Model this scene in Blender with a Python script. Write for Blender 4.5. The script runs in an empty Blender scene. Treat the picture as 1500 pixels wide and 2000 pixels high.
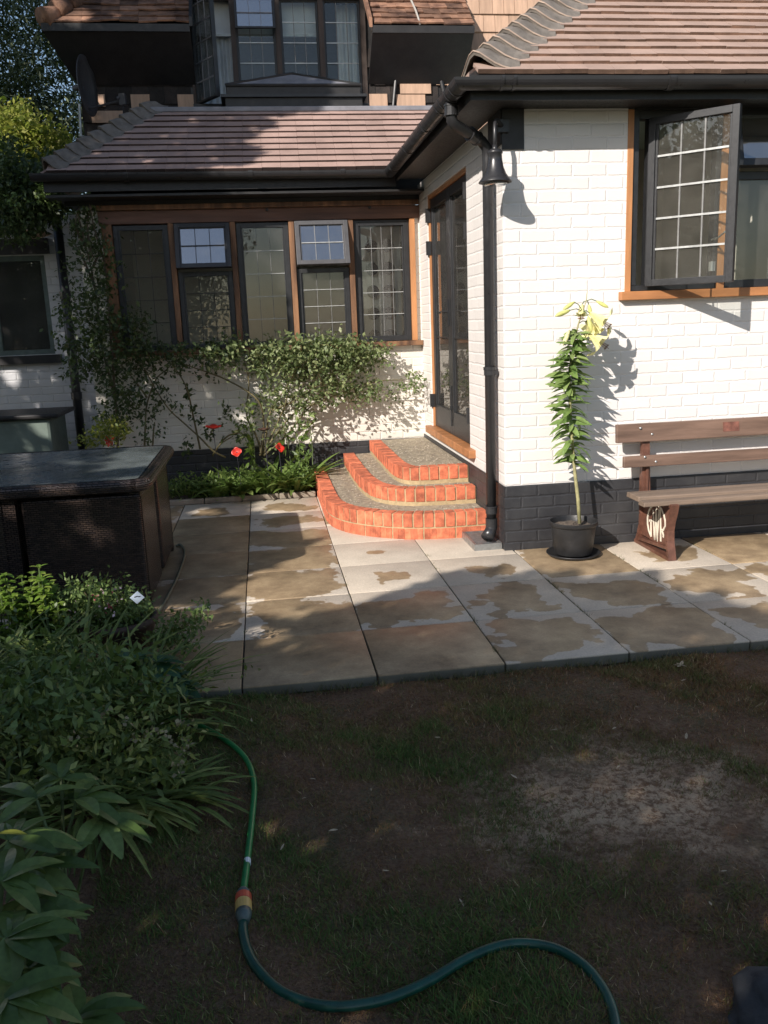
import bpy, math, random
import numpy as np
from mathutils import Vector, Matrix
R = math.radians
rnd = random.Random(7)
nr = np.random.RandomState(11)
C = bpy.context.scene.collection
SC = bpy.context.scene

# ------------------------------------------------------------------ camera
yaw, pitch, roll = 0.132551645, 0.21594288, -0.0380832967
CAM = Vector((-1.564, -5.538, 1.55)); FPX = 1686.55
fwd = Vector((math.sin(yaw)*math.cos(pitch), math.cos(yaw)*math.cos(pitch), -math.sin(pitch)))
rt0 = Vector((math.cos(yaw), -math.sin(yaw), 0)); up0 = rt0.cross(fwd)
c_, s_ = math.cos(roll), math.sin(roll)
rt = c_*rt0 + s_*up0; up = -s_*rt0 + c_*up0
cd = bpy.data.cameras.new('camera'); cam = bpy.data.objects.new('camera', cd); C.objects.link(cam)
cam.matrix_world = Matrix(((rt.x, up.x, -fwd.x, CAM.x), (rt.y, up.y, -fwd.y, CAM.y), (rt.z, up.z, -fwd.z, CAM.z), (0, 0, 0, 1)))
cd.sensor_fit = 'VERTICAL'; cd.sensor_height = 24; cd.lens = 24*FPX/2000; cd.clip_end = 500; cd.clip_start = .05
SC.camera = cam
def at(px, py, ax, val):                       # a measured photo point laid on a real plane
    d = rt*((px-750)/FPX) + up*((1000-py)/FPX) + fwd
    i = 'xyz'.index(ax); return CAM + d*((val-CAM[i])/d[i])

# ------------------------------------------------------------------ light
SUN = Vector((-.357, -.385, .302)).normalized()
SUNE = math.asin(SUN.z)
w = bpy.data.worlds.new('World'); SC.world = w; w.use_nodes = True
nt = w.node_tree; bg = nt.nodes['Background']; sky = nt.nodes.new('ShaderNodeTexSky')
sky.sky_type = 'NISHITA'; sky.sun_disc = False; sky.sun_elevation = SUNE
sky.sun_rotation = math.atan2(SUN.x, SUN.y)
nt.links.new(sky.outputs[0], bg.inputs[0]); bg.inputs[1].default_value = .11
sl = bpy.data.lights.new('sun', 'SUN'); sl.energy = 5.0; sl.angle = R(.53); sl.color = (1, .925, .85)
so = bpy.data.objects.new('sun', sl); C.objects.link(so)
so.rotation_mode = 'QUATERNION'; so.rotation_quaternion = SUN.to_track_quat('Z', 'Y')
SC.view_settings.view_transform = 'Standard'; SC.view_settings.look = 'None'
SC.view_settings.exposure = 0.42; SC.view_settings.gamma = 1

# ------------------------------------------------------------------ materials
def nodes(name):
    m = bpy.data.materials.new(name); m.use_nodes = True
    t = m.node_tree; return m, t, t.nodes['Principled BSDF']
def pos(t, scale=(1, 1, 1)):
    g = t.nodes.new('ShaderNodeNewGeometry'); mp = t.nodes.new('ShaderNodeMapping'); mp.inputs['Scale'].default_value = scale
    t.links.new(g.outputs['Position'], mp.inputs['Vector']); return mp.outputs[0]
def noise(t, vec, scale, detail=4, rough=.6):
    n = t.nodes.new('ShaderNodeTexNoise'); n.inputs['Scale'].default_value = scale
    n.inputs['Detail'].default_value = detail; n.inputs['Roughness'].default_value = rough
    t.links.new(vec, n.inputs['Vector']); return n.outputs['Fac']
def ramp(t, fac, stops):
    r = t.nodes.new('ShaderNodeValToRGB'); e = r.color_ramp.elements
    while len(e) > 1: e.remove(e[-1])
    e[0].position = stops[0][0]; e[0].color = (*stops[0][1], 1) if len(stops[0][1]) == 3 else stops[0][1]
    for p_, c in stops[1:]:
        x = e.new(p_); x.color = (*c, 1)
    t.links.new(fac, r.inputs[0]); return r.outputs[0]
def mix(t, fac, a, b):
    n = t.nodes.new('ShaderNodeMix'); n.data_type = 'RGBA'
    for s, v in ((n.inputs[0], fac), (n.inputs[6], a), (n.inputs[7], b)):
        if isinstance(v, (int, float)): s.default_value = v
        elif isinstance(v, tuple): s.default_value = (*v, 1) if len(v) == 3 else v
        else: t.links.new(v, s)
    return n.outputs[2]
def math_(t, op, a, b=None, clamp=False):
    n = t.nodes.new('ShaderNodeMath'); n.operation = op; n.use_clamp = clamp
    for s, v in ((n.inputs[0], a), (n.inputs[1], b)):
        if v is None: continue
        if isinstance(v, (int, float)): s.default_value = v
        else: t.links.new(v, s)
    return n.outputs[0]
def bump(t, p, h, strength=.5, dist=.01, prev=None):
    b = t.nodes.new('ShaderNodeBump'); b.inputs['Strength'].default_value = strength; b.inputs['Distance'].default_value = dist
    t.links.new(h, b.inputs['Height'])
    if prev is not None: t.links.new(prev, b.inputs['Normal'])
    t.links.new(b.outputs[0], p.inputs['Normal']); return b.outputs[0]
def sc3(c, k): return tuple(min(1, x*k) for x in c)
def M(name, col, rough=.6, var=.25, scale=9, bmp=.3, bd=.004, metal=0, island=0, stretch=(1, 1, 1), spec=.5, col2=None):
    m, t, p = nodes(name); v = pos(t, stretch)
    n = noise(t, v, scale, 5)
    c = ramp(t, n, [(.3, sc3(col, 1-var)), (.7, sc3(col2 or col, 1+var))])
    if island:
        g = t.nodes.new('ShaderNodeNewGeometry')
        k = ramp(t, g.outputs['Random Per Island'], [(0, (1-island,)*3), (1, (1+island,)*3)])
        mm = t.nodes.new('ShaderNodeMix'); mm.data_type = 'RGBA'; mm.blend_type = 'MULTIPLY'; mm.inputs[0].default_value = 1
        t.links.new(c, mm.inputs[6]); t.links.new(k, mm.inputs[7]); c = mm.outputs[2]
    t.links.new(c, p.inputs['Base Color'])
    n2 = noise(t, v, scale*6, 4)
    t.links.new(ramp(t, n2, [(.3, (max(.02, rough-.1),)*3), (.7, (min(1, rough+.12),)*3)]), p.inputs['Roughness'])
    p.inputs['Metallic'].default_value = metal; p.inputs['Specular IOR Level'].default_value = spec
    if bmp: bump(t, p, n2, bmp, bd)
    return m
def leafmat(name, a, b, c=None, rough=.5, trans=.35, spec=.35):
    m, t, p = nodes(name)
    g = t.nodes.new('ShaderNodeNewGeometry')
    st = [(0, a), (.6, b)] + ([(1, c)] if c else [])
    col = ramp(t, g.outputs['Random Per Island'], st)
    n = noise(t, pos(t), 60, 2)
    mm = t.nodes.new('ShaderNodeMix'); mm.data_type = 'RGBA'; mm.blend_type = 'MULTIPLY'; mm.inputs[0].default_value = .5
    t.links.new(col, mm.inputs[6]); t.links.new(ramp(t, n, [(.3, (.6,)*3), (.7, (1.3,)*3)]), mm.inputs[7])
    col = mm.outputs[2]
    t.links.new(col, p.inputs['Base Color']); p.inputs['Roughness'].default_value = rough; p.inputs['Specular IOR Level'].default_value = spec
    tr = t.nodes.new('ShaderNodeBsdfTranslucent'); t.links.new(mix(t, .5, col, (.12, .2, .02)), tr.inputs[0])
    ms = t.nodes.new('ShaderNodeMixShader'); ms.inputs[0].default_value = trans
    t.links.new(p.outputs[0], ms.inputs[1]); t.links.new(tr.outputs[0], ms.inputs[2])
    t.links.new(ms.outputs[0], t.nodes['Material Output'].inputs[0]); return m
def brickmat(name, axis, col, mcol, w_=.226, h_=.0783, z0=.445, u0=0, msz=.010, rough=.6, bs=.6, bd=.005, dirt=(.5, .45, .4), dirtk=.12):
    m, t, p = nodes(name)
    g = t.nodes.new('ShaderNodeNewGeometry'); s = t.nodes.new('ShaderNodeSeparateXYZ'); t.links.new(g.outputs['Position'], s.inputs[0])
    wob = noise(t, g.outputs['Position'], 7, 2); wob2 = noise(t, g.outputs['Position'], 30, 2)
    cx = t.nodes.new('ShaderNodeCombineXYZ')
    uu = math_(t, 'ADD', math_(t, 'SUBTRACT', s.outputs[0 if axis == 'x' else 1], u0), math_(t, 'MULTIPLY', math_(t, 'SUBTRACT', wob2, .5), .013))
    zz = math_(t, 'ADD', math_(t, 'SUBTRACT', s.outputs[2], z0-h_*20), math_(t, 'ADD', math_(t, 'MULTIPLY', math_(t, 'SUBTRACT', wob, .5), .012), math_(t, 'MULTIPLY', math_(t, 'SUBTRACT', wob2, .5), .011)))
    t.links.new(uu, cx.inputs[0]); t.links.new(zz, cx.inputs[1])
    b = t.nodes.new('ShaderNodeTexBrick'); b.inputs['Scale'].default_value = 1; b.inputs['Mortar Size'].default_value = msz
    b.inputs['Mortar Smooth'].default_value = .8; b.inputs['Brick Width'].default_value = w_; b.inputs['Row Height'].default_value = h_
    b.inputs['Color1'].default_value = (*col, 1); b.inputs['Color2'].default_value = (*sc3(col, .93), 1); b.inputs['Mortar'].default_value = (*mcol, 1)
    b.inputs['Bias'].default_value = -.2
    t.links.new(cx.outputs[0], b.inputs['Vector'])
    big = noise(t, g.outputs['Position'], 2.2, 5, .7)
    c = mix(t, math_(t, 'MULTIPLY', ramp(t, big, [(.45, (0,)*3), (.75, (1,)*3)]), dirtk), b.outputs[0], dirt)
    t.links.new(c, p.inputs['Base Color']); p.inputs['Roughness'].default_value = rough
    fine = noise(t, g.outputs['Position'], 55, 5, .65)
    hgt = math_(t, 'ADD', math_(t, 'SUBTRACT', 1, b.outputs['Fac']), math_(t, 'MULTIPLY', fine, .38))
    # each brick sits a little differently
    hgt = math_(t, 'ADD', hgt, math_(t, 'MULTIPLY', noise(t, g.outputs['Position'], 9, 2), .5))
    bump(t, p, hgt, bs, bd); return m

white = (.72, .69, .66)
MAT = dict(
 wx=brickmat('painted_brick_front', 'x', white, (.74, .71, .685)),
 wy=brickmat('painted_brick_side', 'y', white, (.74, .71, .685)),
 wb=brickmat('painted_brick_back', 'x', (.70, .665, .59), (.70, .665, .60), z0=.42, u0=-.1, bs=.7, bd=.006, dirtk=.3),
 px=brickmat('black_painted_brick_front', 'x', (.026, .026, .029), (.022, .022, .025), dirt=(.12, .12, .12), rough=.5, dirtk=.25),
 py=brickmat('black_painted_brick_side', 'y', (.026, .026, .029), (.022, .022, .025), dirt=(.12, .12, .12), rough=.5, dirtk=.25),
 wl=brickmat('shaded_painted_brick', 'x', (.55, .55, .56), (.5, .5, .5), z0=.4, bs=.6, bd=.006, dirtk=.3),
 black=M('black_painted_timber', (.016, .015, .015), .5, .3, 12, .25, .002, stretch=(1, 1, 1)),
 blackg=M('black_gloss_plastic', (.024, .024, .026), .36, .12, 3, .04, .001),
 blackm=M('black_coated_metal', (.020, .021, .023), .42, .25, 20, .1, .001),
 orange=M('fresh_stained_timber', (.42, .19, .075), .55, .25, 14, .3, .002, stretch=(1, 1, .15)),
 sillw=M('orange_stained_sill', (.36, .155, .06), .5, .3, 10, .3, .002, stretch=(.25, 1, 1)),
 brown=M('weathered_brown_timber', (.085, .040, .022), .65, .5, 12, .4, .003, stretch=(1, 1, .12), col2=(.19, .095, .045)),
 beam=M('red_brown_beam', (.135, .07, .048), .65, .45, 7, .4, .003, stretch=(.2, 1, 2)),
 tile=M('concrete_roof_tile', (.345, .245, .20), .85, .15, 3, .8, .003, island=.05),
 tileb=M('brown_roof_tile', (.34, .235, .20), .85, .2, 3, .8, .003, island=.05),
 tedge=M('weathered_course_shadow_edge', (.19, .115, .08), .9, .35, 14, .3, .002, island=.3),
 tedgeb=M('dark_course_shadow_edge', (.05, .032, .028), .9, .35, 14, .3, .002, island=.3),
 darkwood=M('shade_darkened_weathered_timber', (.045, .030, .023), .65, .5, 12, .4, .003, stretch=(1, 1, .12)),  # copy of the brown timber, shade on the upper posts put into colour
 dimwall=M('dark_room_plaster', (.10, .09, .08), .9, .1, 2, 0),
 tileo=M('old_clay_tile', (.11, .050, .034), .88, .5, 6, .8, .004, island=.5, col2=(.20, .11, .07)),
 bonnet=M('mortared_hip_tile', (.16, .14, .12), .9, .3, 14, .6, .003),
 lip=M('pale_tile_lip', (.36, .27, .21), .8, .2, 12, .4, .002, island=.1),
 ventf=M('grey_vent_frame', (.07, .07, .075), .5, .2, 12, .1, .001),
 shold=M('black_stained_shingle', (.018, .013, .011), .8, .5, 14, .6, .004, island=.5),
 shnew=M('pale_cedar_shingle', (.43, .285, .20), .8, .16, 10, .5, .003, island=.16, stretch=(3, 1, .4)),
 lead=M('grey_lead_sheet', (.20, .20, .22), .5, .2, 8, .2, .002),
 redb=M('red_brick', (.47, .125, .062), .85, .38, 16, .9, .004, island=.26, col2=(.52, .15, .075)),
 mortar=M('sandy_mortar', (.40, .30, .17), .9, .2, 30, .8, .003),
 screed=M('grey_screed', (.27, .225, .17), .92, .3, 22, 1, .006, col2=(.33, .28, .2)),
 leadd=M('unlit_lead_came', (.17, .17, .165), .5, .25, 20, 0),
 came=M('sun_bright_lead_came', (.42, .43, .42), .4, .2, 20, 0, metal=.3),  # bright tone for horizontal bars: sunlight put into the lead colour
 interior=M('dim_plaster', (.74, .68, .60), .8, .08, 2, 0),
 interiorb=M('pale_plaster', (.74, .68, .60), .8, .08, 2, 0),
 interl=M('pale_mint_plaster', (.62, .74, .66), .8, .04, 2, 0),
 curtain=M('white_curtain', (.62, .66, .70), .8, .1, 5, 0),
 slate=M('bench_slat_brown', (.125, .075, .052), .5, .3, 9, .5, .002, stretch=(.2, 2, 2), col2=(.16, .10, .072)),
 slatw=M('worn_seat_slat', (.185, .135, .10), .65, .3, 9, .6, .003, stretch=(.2, 2, 2)),
 iron=M('brown_red_cast_iron', (.12, .052, .034), .5, .35, 20, .3, .002),
 cream=M('cream_paint', (.72, .66, .54), .6, .15, 20, .1, .001),
 potp=M('black_plant_pot', (.018, .018, .019), .45, .3, 12, .2, .001),
 soil=M('dark_soil', (.055, .038, .026), .95, .5, 40, 1, .012),
 bark=M('bark', (.10, .075, .05), .9, .4, 20, .9, .01, stretch=(1, 1, .3)),
 stem=M('pale_green_stem', (.30, .28, .14), .6, .25, 30, .3, .002),
 stemd=M('rose_stem', (.13, .11, .05), .7, .35, 30, .4, .002),
 stemg=M('thin_green_stem', (.09, .13, .045), .6, .3, 30, .2, .001),
 galv=M('galvanised_steel', (.35, .36, .36), .4, .25, 25, .2, .001, metal=.8),
 hoseb=M('bright_green_hose', (.018, .20, .055), .35, .2, 30, .1, .001),
 hosed=M('teal_green_hose', (.008, .065, .045), .35, .3, 30, .1, .001),
 hoseg=M('grey_green_hose', (.09, .10, .07), .5, .3, 30, .1, .001),
 red=M('orange_red_plastic', (.6, .09, .04), .4, .15, 20, .1, .001),
 yel=M('yellow_plastic', (.62, .40, .12), .4, .15, 20, .1, .001),
 grp=M('grey_green_plastic', (.09, .12, .11), .4, .25, 20, .1, .001),
 poppy=M('scarlet_enamel', (.62, .035, .02), .35, .2, 20, .1, .001),
 rust=M('dark_rusted_bowl', (.06, .03, .02), .6, .4, 20, .2, .001),
 binm=M('grey_green_painted_box', (.15, .19, .16), .6, .2, 5, .2, .002),
 white=M('white_paint', (.75, .77, .78), .5, .05, 8, 0),
 tagm=M('white_blue_card', (.66, .76, .88), .5, .04, 8, 0),
 ink=M('black_ink', (.02, .02, .03), .6, .1, 8, 0),
 stone=M('grey_kerb_stone', (.26, .22, .17), .9, .3, 14, .7, .006),
 lump=M('dark_blue_grey_lump', (.05, .053, .058), .8, .35, 5, .5, .01),
 dish=M('dark_grey_dish', (.05, .05, .055), .5, .2, 9, 0),
 cable=M('pale_grey_cable', (.35, .33, .30), .6, .1, 9, 0),
 litter=M('dry_leaf_litter', (.42, .33, .22), .8, .3, 40, .2, .002, island=.3),
)
def glassmat(name, tint=(.90, .92, .90), refl=1.0, base=.015, rough=0.0, haze=.038):
    m, t, p = nodes(name); t.nodes.remove(p)
    tr = t.nodes.new('ShaderNodeBsdfTransparent'); tr.inputs[0].default_value = (*tint, 1)
    gl = t.nodes.new('ShaderNodeBsdfGlossy'); gl.inputs['Roughness'].default_value = rough
    g = t.nodes.new('ShaderNodeNewGeometry')
    b = t.nodes.new('ShaderNodeBump'); b.inputs['Strength'].default_value = .03; b.inputs['Distance'].default_value = .01
    t.links.new(noise(t, g.outputs['Position'], 3, 1), b.inputs['Height']); t.links.new(b.outputs[0], gl.inputs['Normal'])
    fr = t.nodes.new('ShaderNodeFresnel'); fr.inputs[0].default_value = 1.45
    fac = math_(t, 'ADD', math_(t, 'MULTIPLY', fr.outputs[0], refl), base, True)
    ms = t.nodes.new('ShaderNodeMixShader'); t.links.new(fac, ms.inputs[0]); t.links.new(tr.outputs[0], ms.inputs[1]); t.links.new(gl.outputs[0], ms.inputs[2])
    df = t.nodes.new('ShaderNodeBsdfDiffuse'); df.inputs[0].default_value = (.62, .58, .52, 1)
    m2 = t.nodes.new('ShaderNodeMixShader'); t.links.new(math_(t, 'MULTIPLY', noise(t, g.outputs['Position'], 6, 4), haze*2), m2.inputs[0])  # pale haze mixed into the panes in place of veil and room light
    t.links.new(ms.outputs[0], m2.inputs[1]); t.links.new(df.outputs[0], m2.inputs[2])
    t.links.new(m2.outputs[0], t.nodes['Material Output'].inputs[0]); return m
GLASS = glassmat('window_glass')
GLASSU = glassmat('upper_glass', haze=.012, refl=.8)
GLASSV = glassmat('vent_glass', (.55, .6, .62), 1.8, .30, .05)
GTOP = glassmat('table_glass', (.25, .3, .3), 1.6, .06, .08)

# ------------------------------------------------------------------ mesh helpers
class MB:
    def __init__(s): s.v = []; s.f = []
    def add(s, vs, fs):
        n = len(s.v); s.v += [tuple(x) for x in vs]; s.f += [tuple(i+n for i in f) for f in fs]
    def box(s, x0, x1, y0, y1, z0, z1):
        s.hexa([(x0, y0, z0), (x1, y0, z0), (x1, y1, z0), (x0, y1, z0), (x0, y0, z1), (x1, y0, z1), (x1, y1, z1), (x0, y1, z1)]); return s
    def hexa(s, v): s.add(v, [(0, 3, 2, 1), (4, 5, 6, 7), (0, 1, 5, 4), (1, 2, 6, 5), (2, 3, 7, 6), (3, 0, 4, 7)]); return s
    def obox(s, c, ax, ay, az):                 # centre and three half-axis vectors
        c = Vector(c); ax, ay, az = Vector(ax), Vector(ay), Vector(az)
        s.hexa([c-ax-ay-az, c+ax-ay-az, c+ax+ay-az, c-ax+ay-az, c-ax-ay+az, c+ax-ay+az, c+ax+ay+az, c-ax+ay+az]); return s
    def prism(s, poly, h):                      # poly: list of 3D points, h: extrusion vector
        n = len(poly); P = [Vector(p) for p in poly]; h = Vector(h)
        s.add(P+[p+h for p in P], [tuple(range(n))[::-1], tuple(range(n, 2*n))]+[(i, (i+1) % n, n+(i+1) % n, n+i) for i in range(n)]); return s
    def tube(s, pts, r, n=8, cap=True):
        pts = [Vector(p) for p in pts]; m = len(pts); rs = r if isinstance(r, (list, tuple)) else [r]*m
        ref = None; base = len(s.v); rings = []
        for i, p in enumerate(pts):
            t = (pts[min(i+1, m-1)]-pts[max(i-1, 0)])
            if t.length < 1e-9: t = Vector((0, 0, 1))
            t.normalize()
            if ref is None: ref = t.orthogonal().normalized()
            ref = (ref - t*ref.dot(t)); ref = ref.normalized() if ref.length > 1e-6 else t.orthogonal().normalized()
            b = t.cross(ref)
            rings += [p+(ref*math.cos(2*math.pi*k/n)+b*math.sin(2*math.pi*k/n))*rs[i] for k in range(n)]
        fs = [(i*n+k, i*n+(k+1) % n, (i+1)*n+(k+1) % n, (i+1)*n+k) for i in range(m-1) for k in range(n)]
        if cap: fs += [tuple(range(n))[::-1], tuple(range((m-1)*n, m*n))]
        s.add(rings, fs); return s
    def lathe(s, prof, o=(0, 0, 0), n=32):
        o = Vector(o); m = len(prof)
        vs = [o+Vector((r*math.cos(2*math.pi*k/n), r*math.sin(2*math.pi*k/n), z)) for r, z in prof for k in range(n)]
        s.add(vs, [(i*n+k, i*n+(k+1) % n, (i+1)*n+(k+1) % n, (i+1)*n+k) for i in range(m-1) for k in range(n)]); return s
    def strip(s, L, Rr, fold=None):             # a ribbon through two rails
        n = len(L); s.add(list(L)+list(Rr), [(i, i+1, n+i+1, n+i) for i in range(n-1)]); return s
    def leaf(s, b, d, up_, ln, wd, bend=.3, fold=.25, seg=4, taper=None):
        b = Vector(b); d = Vector(d).normalized(); up_ = Vector(up_)
        sd = d.cross(up_); sd = sd.normalized() if sd.length > 1e-5 else d.orthogonal().normalized(); nn = sd.cross(d).normalized()
        vs = []; p = b.copy(); dd = d.copy()
        for i in range(seg+1):
            t = i/seg
            ww = wd*.5*((math.sin(math.pi*min(1, t*.92+.06))**.8) if taper is None else taper(t))
            n2 = sd.cross(dd).normalized()
            vs += [p-sd*ww+n2*ww*fold, p, p+sd*ww+n2*ww*fold]
            dd = (dd - nn*bend*2/seg).normalized() if True else dd
            p = p+dd*(ln/seg)
        fs = []
        for i in range(seg):
            a = i*3; fs += [(a, a+1, a+4, a+3), (a+1, a+2, a+5, a+4)]
        s.add(vs, fs); return s
    def build(s, name, mat, parent=None, smooth=False, bevel=0):
        me = bpy.data.meshes.new(name); me.from_pydata(s.v, [], s.f); me.update()
        if smooth: me.polygons.foreach_set('use_smooth', [True]*len(me.polygons))
        return finish(name, me, mat, parent, bevel)
def join_mb(name, pairs, parent=None, smooth=False, bevel=0):
    v = []; f = []; mi = []
    for i, (mb, mt) in enumerate(pairs):
        n = len(v); v += mb.v; f += [tuple(k+n for k in q) for q in mb.f]; mi += [i]*len(mb.f)
    me = bpy.data.meshes.new(name); me.from_pydata(v, [], f); me.update()
    if smooth: me.polygons.foreach_set('use_smooth', [True]*len(me.polygons))
    o = finish(name, me, pairs[0][1], parent, bevel)
    for mb, mt in pairs[1:]: me.materials.append(MAT[mt] if isinstance(mt, str) else mt)
    me.polygons.foreach_set('material_index', mi); me.update(); return o
def finish(name, me, mat, parent, bevel=0):
    me.materials.append(MAT[mat] if isinstance(mat, str) else mat)
    o = bpy.data.objects.new(name, me); C.objects.link(o)
    if parent: o.parent = parent; o.matrix_parent_inverse = parent.matrix_basis.inverted() if False else Matrix.Identity(4)
    if parent is not None:
        # parents are Empties at a base point: geometry is written in world space, so shift it
        off = world_loc(parent)
        if off.length > 0: me.transform(Matrix.Translation(-off))
    if bevel:
        b = o.modifiers.new('bevel', 'BEVEL'); b.width = bevel; b.segments = 2; b.limit_method = 'ANGLE'
    return o
def world_loc(o):
    v = Vector((0, 0, 0))
    while o is not None: v += o.location; o = o.parent
    return v
def tag(o, label=None, cat=None, group=None, kind=None):
    if label: o['label'] = label
    if cat: o['category'] = cat
    if group: o['group'] = group
    if kind: o['kind'] = kind
    return o
def thing(name, loc, label, cat, group=None):
    o = bpy.data.objects.new(name, None); C.objects.link(o); o.location = loc; o.empty_display_size = .1
    return tag(o, label, cat, group)
def npmesh(name, V, F4, mat, parent=None, smooth=False):
    me = bpy.data.meshes.new(name); V = np.asarray(V, dtype=np.float32); F4 = np.asarray(F4, dtype=np.int32)
    k = F4.shape[1]
    me.vertices.add(len(V)); me.vertices.foreach_set('co', V.ravel())
    me.loops.add(F4.size); me.loops.foreach_set('vertex_index', F4.ravel())
    me.polygons.add(len(F4)); me.polygons.foreach_set('loop_start', np.arange(0, F4.size, k, dtype=np.int32))
    me.polygons.foreach_set('loop_total', np.full(len(F4), k, dtype=np.int32))
    if smooth: me.polygons.foreach_set('use_smooth', np.ones(len(F4), dtype=bool))
    me.update(calc_edges=True); me.validate()
    return finish(name, me, mat, parent)
def nrm(a): return a/np.maximum(1e-9, np.linalg.norm(a, axis=-1, keepdims=True))
def leaves(P, size, up_bias=.4, aspect=.5, jitter=.35, face=None, fb=.0, rs=None):
    """diamond leaflets at the points P: two triangles folded along the midrib, pointing every way"""
    rs = rs or nr; n = len(P)
    d = nrm(rs.normal(size=(n, 3))+np.array([0, 0, -.15])); q = rs.normal(size=(n, 3)); q[:, 2] += up_bias*3
    if face is not None: q += np.array(face)*fb
    q = nrm(q); s = nrm(np.cross(d, q)); q = np.cross(s, d)
    ln = size*(1+jitter*rs.uniform(-1, 1, n))[:, None]; wd = ln*aspect
    A = P; B = P+d*ln*.45+s*wd*.5+q*ln*.07; D = P+d*ln*.45-s*wd*.5+q*ln*.07; E_ = P+d*ln
    V = np.stack([A, B, E_, D], 1).reshape(-1, 3); i = np.arange(n)*4
    return V, np.stack([i, i+1, i+2, i+3], 1)
def grid_wall(mb, u0, u1, z0, z1, holes, f):    # f(ua,ub,za,zb) adds one block
    us = sorted({u0, u1, *[h[0] for h in holes], *[h[1] for h in holes]}); zs = sorted({z0, z1, *[h[2] for h in holes], *[h[3] for h in holes]})
    us = [u for u in us if u0 <= u <= u1]; zs = [z for z in zs if z0 <= z <= z1]
    for a, b in zip(us[:-1], us[1:]):
        for c, d in zip(zs[:-1], zs[1:]):
            cu, cz = (a+b)/2, (c+d)/2
            if any(h[0] < cu < h[1] and h[2] < cz < h[3] for h in holes): continue
            f(a, b, c, d)
def sweep(mb, path, prof, closed=False):
    """prof: list of (out, z); path horizontal polyline; 'out' is to the left-hand normal of travel, mitred"""
    pts = [Vector(p) for p in path]; m = len(pts); k = len(prof); vs = []
    for i, p in enumerate(pts):
        a = (pts[i]-pts[i-1]) if i else (pts[1]-pts[0]); b = (pts[i+1]-pts[i]) if i < m-1 else (pts[i]-pts[i-1])
        a = Vector((a.x, a.y, 0)).normalized(); b = Vector((b.x, b.y, 0)).normalized()
        na = Vector((-a.y, a.x, 0)); nb = Vector((-b.y, b.x, 0)); n = na+nb; n = n/ max(.2, n.dot(na))
        vs += [p+n*o+Vector((0, 0, z)) for o, z in prof]
    mb.add(vs, [(i*k+j, i*k+(j+1) % k, (i+1)*k+(j+1) % k, (i+1)*k+j) for i in range(m-1) for j in range(k if closed else k-1)])
    if closed: mb.add(vs[:k], [tuple(range(k))]); mb.add(vs[-k:], [tuple(range(k))[::-1]])
    return mb

# ================================================================== SETTING: ground, patio, lawn
LZ = -.048
def lawn_mat():
    m, t, p = nodes('dry_lawn_soil'); v = pos(t)
    a = noise(t, v, 1.1, 6, .65); b = noise(t, v, 14, 5, .7); c = noise(t, v, 70, 3, .7)
    col = ramp(t, math_(t, 'ADD', math_(t, 'MULTIPLY', a, .6), math_(t, 'MULTIPLY', b, .4)), [(.36, (.062, .085, .024)), (.5, (.15, .072, .032)), (.66, (.24, .12, .055))])
    g = t.nodes.new('ShaderNodeVectorMath'); g.operation = 'DISTANCE'; mp = t.nodes.new('ShaderNodeMapping'); mp.inputs['Scale'].default_value = (.75, 1, 0)
    gg = t.nodes.new('ShaderNodeNewGeometry'); t.links.new(gg.outputs['Position'], mp.inputs[0]); t.links.new(mp.outputs[0], g.inputs[0]); g.inputs[1].default_value = (-.42*.75, -3.02, 0)
    d = math_(t, 'ADD', g.outputs['Value'], math_(t, 'MULTIPLY', math_(t, 'SUBTRACT', noise(t, v, 5, 5, .7), .5), 1.1))
    col = mix(t, ramp(t, d, [(.14, (1,)*3), (.50, (0,)*3)]), col, mix(t, ramp(t, noise(t, v, 34, 5, .75), [(.42, (0,)*3), (.54, (1,)*3)]), (.26, .13, .06), (.86, .62, .40)))  # pale dry patch, with weak dappled sun also put into its colour
    col = mix(t, .45, col, ramp(t, c, [(.3, (.03, .02, .014)), (.7, (.26, .18, .12))]))
    t.links.new(col, p.inputs['Base Color']); p.inputs['Roughness'].default_value = .95
    bump(t, p, math_(t, 'ADD', b, c), 1, .02); return m
g = MB(); n = 60
xs = np.linspace(-3.2, 3.2, 90); ys = np.linspace(-6.5, -1.90, 70)
V = [(x, y, LZ + .008*math.sin(x*9+y*4)+.006*math.sin(y*17-x*5)+rnd.uniform(-.003, .003)) for y in ys for x in xs]
F = [(j*90+i, j*90+i+1, (j+1)*90+i+1, (j+1)*90+i) for j in range(69) for i in range(89)]
lawn = npmesh('lawn', V, F, lawn_mat(), None, True); tag(lawn, kind='structure')
tag(MB().box(-60, 60, -60, 60, LZ-.4, LZ-.10).build('ground', M('bare_ground', (.06, .07, .03), .95, .4, 2, .5, .02)), kind='structure')

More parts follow.
